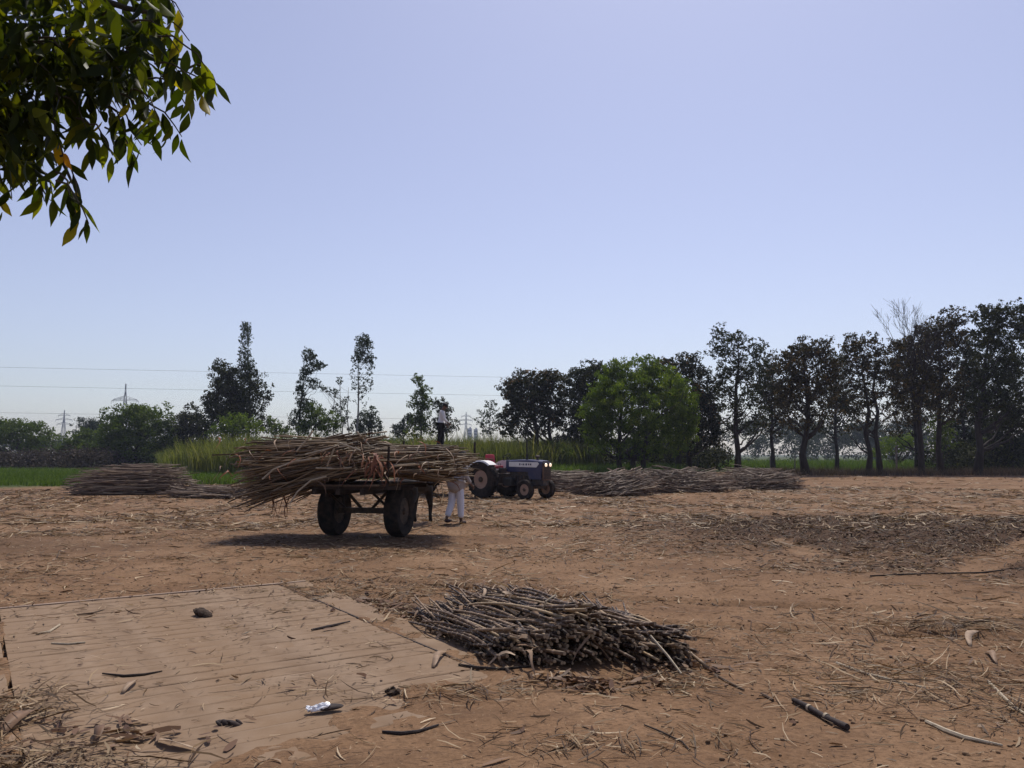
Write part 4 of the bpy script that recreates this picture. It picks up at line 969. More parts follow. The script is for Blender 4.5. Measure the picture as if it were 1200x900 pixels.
# single pieces one can point at
def gp(px, py, z=0.01):
    p = G(px, py); h = float(hgt(p[0], p[1])); 
    if wb_dist(p[0], p[1]) < 0: h = max(h, 0.014)
    return np.array((p[0], p[1], h + z))
def piece(pix, r, mat, name, label, cat, z=0.012, group=None):
    r = [v * 0.72 for v in r]; z = z * 0.75
    pts = [gp(x, y, z + (dz[0] if dz else 0)) for x, y, *dz in pix]
    return stalk(name, pts, r, mat, label, cat, group)
o = stalk('cane_piece', [gp(930, 822, 0.02), gp(945, 830, 0.022), gp(968, 843, 0.022), gp(993, 856, 0.022)], [0.015, 0.018, 0.018, 0.02], M['charred'], 'thick dark stub of cane lying alone on the bare earth', 'cane piece', sides=10)
for t_ in (0.3, 0.62): 
    a_, b_ = gp(930, 822, 0.021), gp(993, 856, 0.021); c_ = a_ + (b_ - a_) * t_; e_ = a_ + (b_ - a_) * (t_ + 0.035)
    B().tube([c_ - np.array(o.location), e_ - np.array(o.location)], 0.0215, 10).build('joint_ring', M['palestalk'], o, True)
piece([(980, 776), (1010, 787), (1045, 797), (1085, 806)], [0.012, 0.013, 0.012, 0.008], M['palestalk'], 'cane_stalk', 'long thin stalk pointing away from the dark cane stub', 'cane stalk')
piece([(1158, 798), (1172, 812), (1188, 826), (1204, 836)], [0.014, 0.016, 0.014, 0.01], M['palestalk'], 'cane_stalk', 'pale thick stalk at the far right edge', 'cane stalk')
piece([(1085, 845), (1108, 857), (1130, 866), (1175, 876)], [0.014, 0.02, 0.018, 0.008], M['palestalk'], 'cane_stalk', 'pale frayed stalk in the lower right litter', 'cane stalk')
piece([(1120, 738), (1140, 732), (1160, 728)], [0.02, 0.024, 0.014], M['wood'], 'cane_piece', 'short brown stub among straw at the right', 'cane piece')
piece([(1020, 678), (1080, 676), (1150, 672), (1205, 669)], [0.014, 0.016, 0.016, 0.012], M['darkwood'], 'cane_stalk', 'long dark stalk lying across the churned soil', 'cane stalk')
piece([(448, 864), (470, 866), (490, 864), (514, 856)], [0.010, 0.016, 0.012, 0.008], M['charred'], 'stick', 'dark twisted stick on the bare earth below the deck', 'stick')
piece([(538, 783), (560, 787), (590, 790), (622, 786)], [0.016, 0.018, 0.014, 0.01], M['darkwood'], 'stick', 'dark stick lying at the right edge of the weighbridge deck', 'stick')
piece([(120, 793), (145, 796), (170, 794), (190, 790)], [0.008, 0.014, 0.012, 0.006], M['darkwood'], 'stick', 'dark stick in the middle of the deck planks', 'stick')
piece([(365, 741), (385, 737), (410, 731)], [0.012, 0.018, 0.009], M['charred'], 'stick', 'dark stick on the right half of the deck', 'stick')
piece([(90, 723), (108, 721), (122, 717)], [0.008, 0.012, 0.007], M['wood'], 'stick', 'short brown stick near the far left of the deck', 'stick')
piece([(755, 853), (775, 862), (800, 874), (808, 884)], [0.006, 0.008, 0.007, 0.005], M['darkwood'], 'stick', 'thin bent twig on bare earth below the bundles', 'stick')
piece([(838, 790), (852, 798), (872, 808)], [0.01, 0.014, 0.008], M['wood'], 'stick', 'pale ended stick right of the bundles', 'stick')
piece([(892, 812), (898, 815), (906, 820)], [0.012, 0.016, 0.012], M['wood'], 'cane_piece', 'tiny chopped stub just left of the dark cane stub', 'cane piece')
piece([(42, 746), (58, 743), (70, 735)], [0.011, 0.014, 0.012], M['palestalk'], 'cane_piece', 'pale split piece near the left end of the deck', 'cane piece')
piece([(60, 757), (80, 758), (100, 756)], [0.009, 0.012, 0.01], M['palestalk'], 'cane_piece', 'straight pale piece on the deck beside the left gap', 'cane piece')
def lump(px, py, d, mat, name, label, cat, seed):
    p = gp(px, py, 0); b_ = B(); q = random.Random(seed)
    for k in range(9): b_.ball((q.uniform(-0.5, 0.5) * d[0], q.uniform(-0.5, 0.5) * d[1], q.uniform(0.15, 0.55) * d[2]), (d[0] * q.uniform(0.2, 0.36), d[1] * q.uniform(0.2, 0.4), d[2] * q.uniform(0.3, 0.5)), 8, 6, (q.random(), q.random(), q.random()))
    return tag(b_.build(name, mat, None, True, loc=tuple(p)), label, cat)
lump(237, 723, (0.2, 0.13, 0.065), M['dung'], 'dung_pat', 'dark crumbly dung lump on the far part of the deck', 'dung', 3)
lump(268, 852, (0.13, 0.045, 0.022), M['charred'], 'dark_scrap', 'flat black scrap at the lower end of the deck', 'scrap', 5)
lump(462, 815, (0.09, 0.07, 0.03), M['dung'], 'dung_pat', 'small dark dung crumb among straw below the bundles', 'dung', 6)
# white scrap with a dark underside
p = gp(374, 838, 0.012)
wr = B().ball((0, 0, 0.02), (0.07, 0.026, 0.018), 18, 10, (0, -0.18, 0.3)); wr.ball((-0.04, -0.008, 0.014), (0.045, 0.022, 0.012), 14, 8, (0, 0.2, 0.1))
qw = random.Random(4); wr.V = [(x + qw.gauss(0, 0.003), y + qw.gauss(0, 0.003), max(0.001, z + qw.gauss(0, 0.0035))) for x, y, z in wr.V]
o = tag(wr.build('white_wrapper', M['plastic'], None, False, loc=tuple(p)), 'crumpled white wrapper lying at the lower end of the deck', 'wrapper')
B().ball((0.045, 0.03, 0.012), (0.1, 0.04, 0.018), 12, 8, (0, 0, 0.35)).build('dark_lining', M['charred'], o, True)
def bigleaf(pix, wdt, name, label, mat, lift=0.02, seed=1):
    a_, b_ = gp(*pix[0]), gp(*pix[1]); K = 9; t = np.linspace(0, 1, K); d = b_ - a_; sd_ = np.array((-d[1], d[0], 0)); sd_ /= np.linalg.norm(sd_)
    pts = a_[None] + d[None] * t[:, None] + np.array((0, 0, 1.0))[None] * (lift * np.sin(t * math.pi))[:, None] + sd_[None] * (0.05 * np.linalg.norm(d) * np.sin(t * 4 + seed))[:, None]
    wd = wdt * np.sin(np.clip(t * 0.9 + 0.08, 0, 1) * math.pi) ** 0.7 + 0.004
    V, Q = strips(pts[None], wd[None], (sd_[None] + np.array((0, 0, 0.5)) * np.sin(t * 3 + seed)[:, None])[None])
    o0 = pts[4]; me = np_mesh(name, V - o0, Q, mat, True)
    o = link(name, me, None, None, o0); md = o.modifiers.new('t', 'SOLIDIFY'); md.thickness = 0.002
    return tag(o, label, 'leaf')
bigleaf(((6, 866), (40, 838)), 0.07, 'dry_leaf', 'broad pinkish dry leaf on the straw heap in the lower left corner', M['dry_obj'], 0.05)
bigleaf(((185, 872), (228, 884)), 0.06, 'dry_leaf', 'wide dry sheath lying flat below the deck', M['dry_obj'], 0.02, 3)
bigleaf(((108, 878), (122, 858)), 0.05, 'dry_leaf', 'small curled dry leaf standing up by the left straw heap', M['dry_obj'], 0.05, 4)
bigleaf(((504, 786), (524, 768)), 0.05, 'dry_leaf', 'brown curled leaf on the right side of the deck', M['dry_obj'], 0.03, 5)
bigleaf(((1136, 757), (1144, 742)), 0.05, 'dry_leaf', 'upright pale leaf scrap in the straw at right', M['dry_obj'], 0.03, 6)
bigleaf(((1152, 764), (1172, 778)), 0.04, 'dry_leaf', 'second leaf scrap leaning over in the straw at right', M['dry_obj'], 0.04, 7)
bigleaf(((146, 816), (158, 802)), 0.035, 'dry_leaf', 'small pale leaf upright on the deck planks', M['dry_obj'], 0.03, 8)
for k in range(80):                                               # dry leaves caught in the bundles
    q = random.Random(900 + k); t_ = q.uniform(0, 1); u_ = q.uniform(-0.9, 0.9)
    droopleaf(b1 if k % 2 else b2, (-0.45 + t_ * 0.9 + u_ * 0.2, 1.1 - 2.2 * t_ + u_ * 0.12, (0.30 if k % 2 else 0.17) * (1 - u_ * u_ * 0.5)), (q.uniform(-1, 1), q.uniform(-1, 0.6), 0.35), q.uniform(0.15, 0.4), q.uniform(0.015, 0.035), M['dry_obj'], k)

# ------------------------------------------------------------------ foliage tools
def leaf_quads(C, size, aspect=0.5, hang=0.0, fold=True):
    """diamond leaf faces at C with random attitude; hang pulls the leaf axis downwards"""
    n_ = len(C)
    ax = rg.normal(0, 1, (n_, 3)); ax[:, 2] -= hang * 1.6; ax /= np.linalg.norm(ax, axis=1, keepdims=True)
    s_ = np.cross(ax, rg.normal(0, 1, (n_, 3))); s_ /= np.linalg.norm(s_, axis=1, keepdims=True) + 1e-9
    L = size * (0.4 + 0.95 * rg.beta(1.6, 2.2, n_))[:, None] * 1.15; Wd = L * aspect * rg.uniform(0.7, 1.3, (n_, 1))
    V = np.stack([C - ax * L / 2, C + s_ * Wd / 2 + ax * L * 0.05, C + ax * L / 2, C - s_ * Wd / 2 + ax * L * 0.05], 1)
    return V.reshape(-1, 3), np.arange(n_ * 4).reshape(n_, 4)
LM = {}
def lm(key):
    if key in LM: return LM[key]
    S = {'dark': [(0, (0.014, 0.018, 0.004)), (0.6, (0.038, 0.046, 0.010)), (1, (0.09, 0.092, 0.02))],
         'mango': [(0, (0.012, 0.016, 0.005)), (0.55, (0.03, 0.036, 0.011)), (0.82, (0.075, 0.06, 0.018)), (1, (0.2, 0.1, 0.032))],
         'warmtop': [(0, (0.06, 0.05, 0.016)), (0.6, (0.14, 0.085, 0.03)), (1, (0.22, 0.12, 0.045))],
         'brown': [(0, (0.018, 0.015, 0.004)), (0.5, (0.048, 0.04, 0.010)), (0.8, (0.1, 0.072, 0.019)), (1, (0.19, 0.115, 0.034))],
         'euc': [(0, (0.026, 0.042, 0.02)), (0.6, (0.056, 0.08, 0.036)), (1, (0.11, 0.135, 0.065))],
         'green': [(0, (0.036, 0.058, 0.011)), (0.6, (0.088, 0.128, 0.024)), (1, (0.16, 0.2, 0.042))],
         'bright': [(0, (0.04, 0.07, 0.009)), (0.6, (0.105, 0.155, 0.022)), (1, (0.21, 0.255, 0.042))],
         'lime': [(0, (0.07, 0.11, 0.018)), (0.6, (0.12, 0.17, 0.03)), (1, (0.2, 0.24, 0.055))],
         'scrub': [(0, (0.035, 0.028, 0.024)), (0.6, (0.07, 0.055, 0.045)), (1, (0.11, 0.085, 0.065))],
         'far': [(0, (0.03, 0.045, 0.03)), (1, (0.06, 0.08, 0.045))],
         'crop': [(0, (0.06, 0.075, 0.022)), (0.55, (0.13, 0.145, 0.046)), (0.88, (0.22, 0.21, 0.08)), (1, (0.32, 0.27, 0.13))],
         'field': [(0, (0.05, 0.085, 0.016)), (0.6, (0.085, 0.135, 0.028)), (1, (0.15, 0.19, 0.055))],
         'dryweed': [(0, (0.05, 0.036, 0.026)), (0.6, (0.1, 0.072, 0.05)), (1, (0.17, 0.125, 0.085))]}[key]
    tr_ = {'bright': 0.5, 'lime': 0.45, 'crop': 0.45, 'field': 0.4, 'green': 0.3}.get(key, 0.10)
    LM[key] = leafmat('leaf_' + key, S, tr_, 0.04); return LM[key]

def tree(name, label, cat, Y, base, blobs, key='dark', leaf=0.26, cover=2.4, trunk=0.16, group=None, bark='bark', stems=1, hang=0.3, clump=0.34, top=None, spread=0.16, depth=1.0, twigs=0, aspect=0.5, lean=0.0, into=None, part='crown'):
    """blobs: (px, py, rx, ry[, density]) in photo pixels at distance Y; base = photo x of the foot"""
    X0 = float(P(base, 533, Y)[0]); root = into or empty(name, (X0, Y, 0), 0, label, cat, group)
    ppm = F / Y; bl = []
    for q_ in blobs:
        p = P(q_[0], q_[1], Y); bl.append((p[0] - X0, p[2], q_[2] * 1.08 / ppm, q_[3] * 1.1 / ppm, q_[4] if len(q_) > 4 else 1.0))
    # clumps inside the blobs -> leaves round clumps, limbs to clumps
    Cl = []; Rl = []; Dl = []
    for bx, bz, rx, rz, dn in bl:
        area = math.pi * rx * rz; cr = clump * (0.6 + 0.35 * min(rx, rz)); n_ = max(3, int(1.7 * dn * area / (cr * cr) + 2))
        ry = min(max(rx, 0.6), 3.5) * depth
        u = rg.normal(0, 1, (n_, 3)); u /= np.linalg.norm(u, axis=1, keepdims=True); u *= rg.random((n_, 1)) ** 0.42 * (1 + 0.28 * rg.random((n_, 1)) ** 4)
        c_ = np.stack([bx + u[:, 0] * rx, rg.normal(0, 0.15) + u[:, 1] * ry, bz + u[:, 2] * rz], -1)
        Cl.append(c_); Rl.append(np.full(n_, cr) * rg.uniform(0.6, 1.25, n_)); Dl.append(np.full(n_, dn))
    Cl = np.concatenate(Cl); Rl = np.concatenate(Rl); Dl = np.concatenate(Dl)
    Cl[:, 2] = np.maximum(Cl[:, 2], 0.3)
    # limbs
    ztop = max(b_[1] + b_[3] * 0.6 for b_ in bl) if top is None else float(P(600, top, Y)[2])
    zlow = min(b_[1] - b_[3] for b_ in bl)
    tb = []; trd = []; K = 7
    feet = [rg.normal(0, 0.1) + (k - (stems - 1) / 2) * 0.9 for k in range(stems)]
    tops = []
    for k in range(stems):
        wt = [b_[2] * b_[3] for b_ in bl]; cx = sum(b_[0] * w_ for b_, w_ in zip(bl, wt)) / sum(wt)
        tx = (cx * 0.6 + (k - (stems - 1) / 2) * spread * 8) + lean
        t = np.linspace(0, 1, K)
        wig = rg.normal(0, 0.12, (K, 2)) * (t[:, None] > 0); 
        pts = np.stack([feet[k] + (tx - feet[k]) * t ** 1.3 + wig[:, 0], wig[:, 1], ztop * 0.9 * t], -1)
        rad_ = trunk * (1 - t) ** 0.8 * np.array([1.35] + [1.0] * (K - 1)) + 0.02
        tb.append(pts); trd.append(rad_); tops.append((pts, rad_))
    nl = min(len(Cl), 46); sel = rg.choice(len(Cl), nl, replace=False)
    for i in sel:
        pts, rad_ = tops[rg.integers(stems)]
        c_ = Cl[i]; zt = np.clip(c_[2] - np.hypot(c_[0] - pts[3, 0], c_[1]) * rg.uniform(0.7, 1.3), ztop * 0.14, ztop * 0.85)
        f = zt / (ztop * 0.9); a_ = np.array([np.interp(f, np.linspace(0, 1, K), pts[:, j]) for j in range(3)])
        r0 = float(np.interp(f, np.linspace(0, 1, K), rad_)) * 0.5
        t = np.linspace(0, 1, K); mid = (c_ - a_)
        pp = a_[None] + mid[None] * t[:, None]; pp[:, 2] += -0.18 * np.linalg.norm(mid) * np.sin(t * math.pi) * 0.5; pp[1:-1] += rg.normal(0, 0.05, (K - 2, 3)) * np.linalg.norm(mid) * 0.5
        tb.append(pp); trd.append(np.maximum(r0 * (1 - t * 0.9), 0.012))
    for k in range(twigs):                                            # bare ascending twigs
        b_ = bl[rg.integers(len(bl))]; a_ = np.array((b_[0] + rg.uniform(-0.3, 0.3) * b_[2], rg.normal(0, 0.3), b_[1] - b_[3] * rg.uniform(0, 0.8)))
        t = np.linspace(0, 1, K); L = b_[3] * rg.uniform(0.7, 1.3)
        d = np.array((rg.normal(0, 0.3), rg.normal(0, 0.3), 1.0)); pp = a_[None] + d[None] * (L * t)[:, None]; pp[1:] += rg.normal(0, 0.05 * L, (K - 1, 3)) * t[1:, None]
        tb.append(pp); trd.append(0.028 * (1 - t * 0.8) + 0.004)
    V, fs = tubes(np.array(tb), np.array(trd), 6)
    if not into: link('trunk', np_mesh('trunk', V, fs, M[bark], True), root)
    # leaves
    px_leaf = leaf * leaf * aspect * 0.5
    n_each = np.maximum(6, (cover * Dl ** 0.5 * math.pi * Rl ** 2 / px_leaf * 0.37)).astype(int)
    Cc = np.repeat(Cl, n_each, 0); Rr = np.repeat(Rl, n_each)
    off = rg.normal(0, 1, (len(Cc), 3)); off /= np.linalg.norm(off, axis=1, keepdims=True); off *= (rg.random(len(Cc)) ** 0.45 * Rr)[:, None]
    off[:, 2] *= 0.8
    Lc = Cc + off; Lc = Lc[Lc[:, 2] > 0.1]
    V, Q = leaf_quads(Lc, leaf, aspect, hang)
    rn = np.clip(np.repeat(rg.normal(0.45, 0.16, len(Cl)), n_each)[:len(Lc)] + rg.normal(0, 0.17, len(Lc)), 0, 1)
    cr_ = link(part, np_mesh(part, V, Q, lm(key), False, fattr={'rnd': rn}), root)
    return root

TG = 'trees round the yard and fields'
# left side, beyond the green field
tree('bushy_tree', 'dark rounded tree cut by the left edge of the view', 'tree', 112, 22, [(18, 512, 34, 18), (48, 520, 26, 16), (-15, 512, 25, 22), (25, 498, 22, 8)], 'green', 0.34, 2.6, 0.2, TG, clump=0.5)
tree('bushy_tree', 'low olive shrubby tree between the edge tree and the big rounded tree', 'tree', 108, 98, [(96, 523, 22, 14), (104, 510, 12, 8), (84, 528, 12, 12), (115, 530, 14, 12)], 'green', 0.32, 2.4, 0.16, TG, clump=0.45)
tree('bushy_tree', 'small dark treetop behind the low olive shrubby tree', 'tree', 150, 103, [(103, 500, 15, 10), (95, 508, 10, 10), (112, 508, 10, 12), (104, 520, 16, 12)], 'far', 0.42, 2.4, 0.16, TG, clump=0.6)
rt_ = tree('rounded_tree', 'big rounded green tree behind the left cane stack', 'tree', 98, 162, [(148, 490, 24, 15), (178, 488, 20, 15), (160, 512, 42, 24), (130, 512, 18, 18), (192, 520, 16, 20), (160, 482, 12, 8), (150, 530, 34, 13), (185, 532, 24, 12)], 'green', 0.32, 2.6, 0.24, TG, clump=0.5)
tree('dark_tree', 'dark dense tree with bare twigs on top beside the tall poplar clump', 'tree', 100, 222, [(222, 494, 19, 17), (212, 505, 12, 18), (236, 504, 12, 16), (224, 520, 22, 16)], 'dark', 0.32, 2.6, 0.2, TG, clump=0.5, twigs=0)
tree('dark_tree', 'tall dark tree with ragged right edge beside the leafy spire', 'tree', 88, 272, [(268, 468, 26, 32), (262, 438, 13, 16), (285, 452, 18, 26), (304, 462, 10, 26, 0.6), (313, 458, 7, 10, 0.6), (250, 470, 12, 22), (282, 490, 26, 24)], 'dark', 0.28, 2.6, 0.26, TG, clump=0.42)
tree('eucalyptus_tree', 'thin leafy spire rising out of the tall dark tree', 'tree', 89, 290, [(288, 384, 6, 8), (289, 397, 8, 9, 0.8), (286, 412, 7, 8, 0.7), (290, 424, 8, 9, 0.8), (292, 440, 11, 11, 0.8)], 'euc', 0.24, 1.5, 0.13, TG, clump=0.28, hang=0.8)
tree('leafy_shrub', 'yellow green shrub at the foot of the tall dark tree', 'shrub', 84, 275, [(275, 498, 24, 13), (258, 505, 16, 10), (296, 503, 12, 12)], 'lime', 0.26, 1.8, 0.08, TG, clump=0.35)
tree('leafy_shrub', 'small green shrub just right of the yellow green shrub', 'shrub', 95, 322, [(322, 502, 13, 8), (316, 494, 5, 6), (334, 507, 9, 7)], 'green', 0.28, 2.2, 0.08, TG, clump=0.35)
tree('eucalyptus_tree', 'leaning eucalyptus with tiered tufts left of the thin stems', 'tree', 86, 349, [(362, 417, 8, 9), (369, 428, 9, 7), (378, 428, 5, 4, 0.6), (358, 437, 7, 9), (368, 450, 8, 7), (353, 455, 6, 10), (351, 472, 7, 14, 0.7), (347, 492, 8, 12), (360, 478, 8, 9), (356, 500, 10, 8)], 'euc', 0.24, 1.9, 0.12, TG, clump=0.3, hang=0.7)
tree('leafy_tree', 'low leafy green tree under the leaning eucalyptus', 'tree', 84, 368, [(366, 482, 11, 10), (374, 492, 18, 14), (386, 498, 14, 12), (356, 500, 12, 9)], 'green', 0.25, 1.8, 0.1, TG, clump=0.34)
tree('thin_tree', 'nearly bare thin stems with small tufts beside the tallest eucalyptus', 'tree', 87, 400, [(398, 446, 4, 4, 0.6), (392, 462, 7, 5, 0.35), (404, 470, 8, 5, 0.35), (396, 478, 8, 5, 0.4), (404, 490, 8, 10, 0.5), (388, 458, 6, 4, 0.3), (380, 455, 6, 4, 0.4)], 'euc', 0.24, 1.3, 0.07, TG, bark='palebark', stems=3, clump=0.26, spread=0.1)
tree('eucalyptus_tree', 'tallest pale stemmed eucalyptus with a dense plume on top', 'tree', 86, 416, [(425, 398, 9, 8), (426, 412, 10, 12), (433, 425, 6, 14, 0.6), (419, 420, 6, 14, 0.5), (417, 444, 7, 14, 0.35), (432, 446, 6, 12, 0.3), (424, 462, 9, 14, 0.25)], 'euc', 0.24, 1.8, 0.13, TG, bark='palebark', clump=0.28, hang=0.8, top=404)
tree('leafy_tree', 'bushy low tree at the foot of the tallest eucalyptus', 'tree', 88, 432, [(428, 492, 11, 12), (436, 484, 8, 8, 0.6), (441, 500, 8, 9), (424, 502, 14, 9)], 'euc', 0.26, 1.9, 0.1, TG, clump=0.34)
tree('columnar_tree', 'narrow tree stepped in tufts left of the man on the trailer', 'tree', 84, 493, [(489, 445, 6, 7), (495, 458, 8, 9), (488, 470, 9, 8), (499, 474, 7, 9), (493, 488, 12, 12), (490, 502, 14, 10)], 'green', 0.25, 2.2, 0.12, TG, clump=0.32)
tree('columnar_tree', 'dark tufted tree just behind the man on the trailer', 'tree', 86, 521, [(515, 474, 10, 8), (521, 484, 10, 11), (517, 500, 14, 12), (530, 498, 9, 10, 0.5)], 'dark', 0.25, 2.1, 0.12, TG, clump=0.32)
tree('leafy_shrub', 'small pale green shrub left of the stepped tuft tree', 'shrub', 100, 472, [(474, 500, 9, 10), (479, 492, 5, 7), (466, 505, 8, 7)], 'far', 0.3, 2.0, 0.1, TG, clump=0.4)
tree('airy_tree', 'airy pale tree with open twigs left of the broad mango tree', 'tree', 86, 577, [(575, 474, 9, 5, 0.45), (566, 484, 8, 6, 0.4), (580, 486, 8, 8, 0.45), (572, 500, 12, 10, 0.5), (560, 494, 7, 6, 0.3)], 'euc', 0.24, 1.4, 0.08, TG, clump=0.28, twigs=8)
# right side
mg = tree('mango_tree', 'broad mango tree with russet new leaves behind the tractor', 'tree', 73, 640, [(600, 456, 16, 15), (624, 447, 20, 13), (646, 447, 15, 13), (610, 480, 22, 20), (642, 476, 22, 24), (626, 466, 30, 24), (596, 497, 12, 14), (648, 500, 16, 14, 0.7), (616, 505, 18, 12, 0.6)], 'mango', 0.26, 2.5, 0.25, TG, stems=2)
tree('mango_tree', 'dark round crowned tree between the mango and the bright green tree', 'tree', 76, 690, [(690, 440, 26, 16), (672, 462, 20, 26), (705, 455, 26, 26), (690, 490, 34, 26), (676, 510, 20, 14)], 'dark', 0.26, 2.6, 0.26, TG)
bg_t = tree('bright_tree', 'bright green spreading tree in the centre of the tree line', 'tree', 64, 741, [(740, 440, 28, 20), (714, 458, 24, 22), (770, 452, 28, 22), (745, 475, 52, 32), (700, 482, 18, 20), (795, 470, 20, 24), (750, 505, 50, 22), (720, 432, 12, 10), (760, 428, 14, 12), (812, 492, 8, 14, 0.6), (700, 505, 18, 18), (800, 505, 18, 20), (730, 526, 40, 12, 0.8), (775, 526, 30, 12, 0.8)], 'bright', 0.22, 2.3, 0.2, TG, stems=3, hang=-0.5, clump=0.3, aspect=0.34, twigs=34)
wt_ = tree('dark_tree', 'dark warm topped tree behind the right shoulder of the bright green tree', 'tree', 72, 800, [(778, 432, 20, 12), (806, 428, 18, 14), (800, 460, 34, 30), (825, 462, 16, 26), (800, 500, 40, 28), (835, 500, 16, 24)], 'mango', 0.26, 2.5, 0.24, TG, stems=2)
tree('tall_open_tree', 'tall airy tree with a single trunk right of the bright green tree', 'tree', 66, 868, [(845, 390, 13, 10, 0.7), (862, 398, 14, 12, 0.8), (885, 408, 15, 12, 0.7), (842, 412, 14, 14, 0.7), (866, 425, 22, 18, 0.8), (892, 432, 14, 16, 0.7), (848, 445, 18, 18, 0.8), (880, 455, 22, 18, 0.7), (858, 475, 24, 18, 0.7), (890, 480, 14, 16, 0.6), (868, 500, 26, 12, 0.5)], 'dark', 0.22, 1.9, 0.24, TG, clump=0.28)
tree('broad_open_tree', 'broad brownish tree on a thick short trunk right of the tall airy tree', 'tree', 64, 946, [(945, 408, 20, 14), (965, 405, 14, 12, 0.7), (925, 425, 16, 18), (950, 432, 30, 22), (972, 432, 14, 22, 0.8), (930, 460, 24, 20), (962, 465, 22, 20, 0.8), (944, 488, 30, 16, 0.7), (915, 470, 12, 16, 0.5)], 'brown', 0.22, 2.1, 0.28, TG, clump=0.3)
tree('twin_stem_tree', 'twin stemmed brown tree left of the bare topped tree', 'tree', 66, 1024, [(1002, 402, 13, 12), (1022, 402, 10, 10, 0.8), (1010, 422, 22, 18), (1032, 430, 18, 20, 0.9), (1000, 450, 16, 20, 0.8), (1026, 458, 24, 18, 0.8), (1010, 482, 20, 16, 0.6), (1040, 482, 14, 14, 0.4), (1000, 500, 14, 10, 0.3)], 'brown', 0.22, 2.0, 0.2, TG, stems=2, clump=0.3, spread=0.1)
def bare_tree(name, label, Y, base, top, fan, n_, group):
    X0 = float(P(base, 533, Y)[0]); root = empty(name, (X0, Y, 0), 0, label, 'tree', group); ppm = F / Y
    H = float(P(600, top, Y)[2]); tb = []; rd = []; K = 6; t = np.linspace(0, 1, K)
    def grow(p, d, L, r, lev):
        pp = p[None] + d[None] * (L * t)[:, None]; pp[1:] += np.cumsum(rg.normal(0, 0.02 * L, (K - 1, 3)), 0); pp[:, 2] += 0.1 * L * t ** 2
        tb.append(pp); rd.append(np.maximum(r * (1 - 0.75 * t), 0.008))
        if lev == 0: return
        for k in range(n_ if lev > 1 else n_ + 1):
            f = rg.uniform(0.3, 1.0); i = min(K - 1, int(f * (K - 1) + 0.5)); nd = d + rg.normal(0, fan, 3) * (1, 1, 0.3); nd[2] = abs(nd[2]); nd /= np.linalg.norm(nd)
            grow(pp[i], nd, L * rg.uniform(0.38, 0.62), r * (1 - 0.7 * f) * 0.75, lev - 1)
    tb.append(np.array([(0 + 0.05 * math.sin(k), 0, H * 0.42 * k / 5) for k in range(6)])); rd.append(np.linspace(0.27, 0.2, 6))
    for k in range(6): grow(np.array((rg.normal(0, 0.15), 0, H * rg.uniform(0.36, 0.44))), np.array((-0.22 + 0.075 * k + rg.normal(0, 0.05), rg.normal(0, 0.12), 1.0)), H * rg.uniform(0.32, 0.46), 0.10, 3)
    V, fs = tubes(np.array(tb), np.array(rd), 5); link('trunk', np_mesh('trunk', V, fs, M['bark'], True), root)
    return root
bt = bare_tree('bare_tree', 'tree with a bare twiggy top standing above the dark row', 65, 1079, 374, 0.32, 5, TG)
tree('bare_tree', None, None, 65, 1079, [(1050, 408, 12, 14, 0.7), (1045, 432, 13, 16, 0.7), (1068, 445, 22, 20, 0.8), (1090, 455, 18, 22, 0.8), (1072, 478, 26, 18, 0.7), (1055, 470, 12, 16, 0.6)], 'brown', 0.22, 1.9, 0.12, into=bt)
tree('tall_open_tree', 'tall dark tree just right of the bare topped tree', 'tree', 66, 1101, [(1090, 388, 15, 14), (1116, 374, 18, 12), (1108, 392, 20, 14), (1122, 400, 12, 16, 0.8), (1098, 415, 24, 18), (1112, 440, 24, 20, 0.8), (1100, 465, 24, 18, 0.7), (1118, 482, 20, 14, 0.6)], 'brown', 0.22, 2.1, 0.22, TG, clump=0.3)
tree('broad_open_tree', 'tall dark tree cut by the right edge of the view', 'tree', 64, 1147, [(1160, 368, 20, 12), (1185, 372, 22, 16), (1210, 372, 20, 20), (1158, 390, 16, 14), (1180, 400, 30, 22), (1162, 430, 28, 24), (1192, 440, 28, 26), (1165, 465, 30, 20), (1195, 480, 24, 20), (1150, 480, 20, 16, 0.7)], 'dark', 0.22, 2.2, 0.28, TG, clump=0.3)
tree('dark_tree', 'dark tree filling the gap between the tall airy tree and the thick trunked tree', 'tree', 82, 906, [(905, 432, 14, 16), (898, 458, 20, 22), (916, 470, 18, 24), (902, 495, 24, 16, 0.6)], 'brown', 0.26, 2.1, 0.2, TG, clump=0.36)
tree('dark_tree', 'dark tree filling the gap left of the twin stemmed tree', 'tree', 84, 980, [(984, 430, 12, 18), (978, 458, 18, 20), (990, 478, 18, 18), (980, 498, 22, 12, 0.5)], 'dark', 0.26, 2.1, 0.18, TG, clump=0.36)
tree('dark_tree', 'dark tree behind the bare topped tree and its right neighbour', 'tree', 82, 1075, [(1060, 412, 16, 18), (1078, 405, 16, 20), (1062, 445, 22, 22), (1085, 440, 22, 24), (1075, 478, 30, 20, 0.8), (1052, 500, 18, 12, 0.5)], 'brown', 0.26, 2.2, 0.2, TG, clump=0.36)
tree('dark_tree', 'dark tree in the gap left of the right edge tree', 'tree', 82, 1132, [(1136, 408, 14, 20), (1134, 440, 18, 24), (1130, 470, 22, 22), (1126, 500, 22, 18, 0.8), (1145, 520, 20, 16)], 'dark', 0.26, 2.2, 0.2, TG, clump=0.36)
tree('dark_tree', 'low dark tree filling the gap under the right edge tree', 'tree', 74, 1184, [(1180, 490, 26, 22), (1160, 505, 18, 20), (1205, 505, 20, 22), (1184, 525, 26, 14)], 'dark', 0.26, 2.3, 0.2, TG)
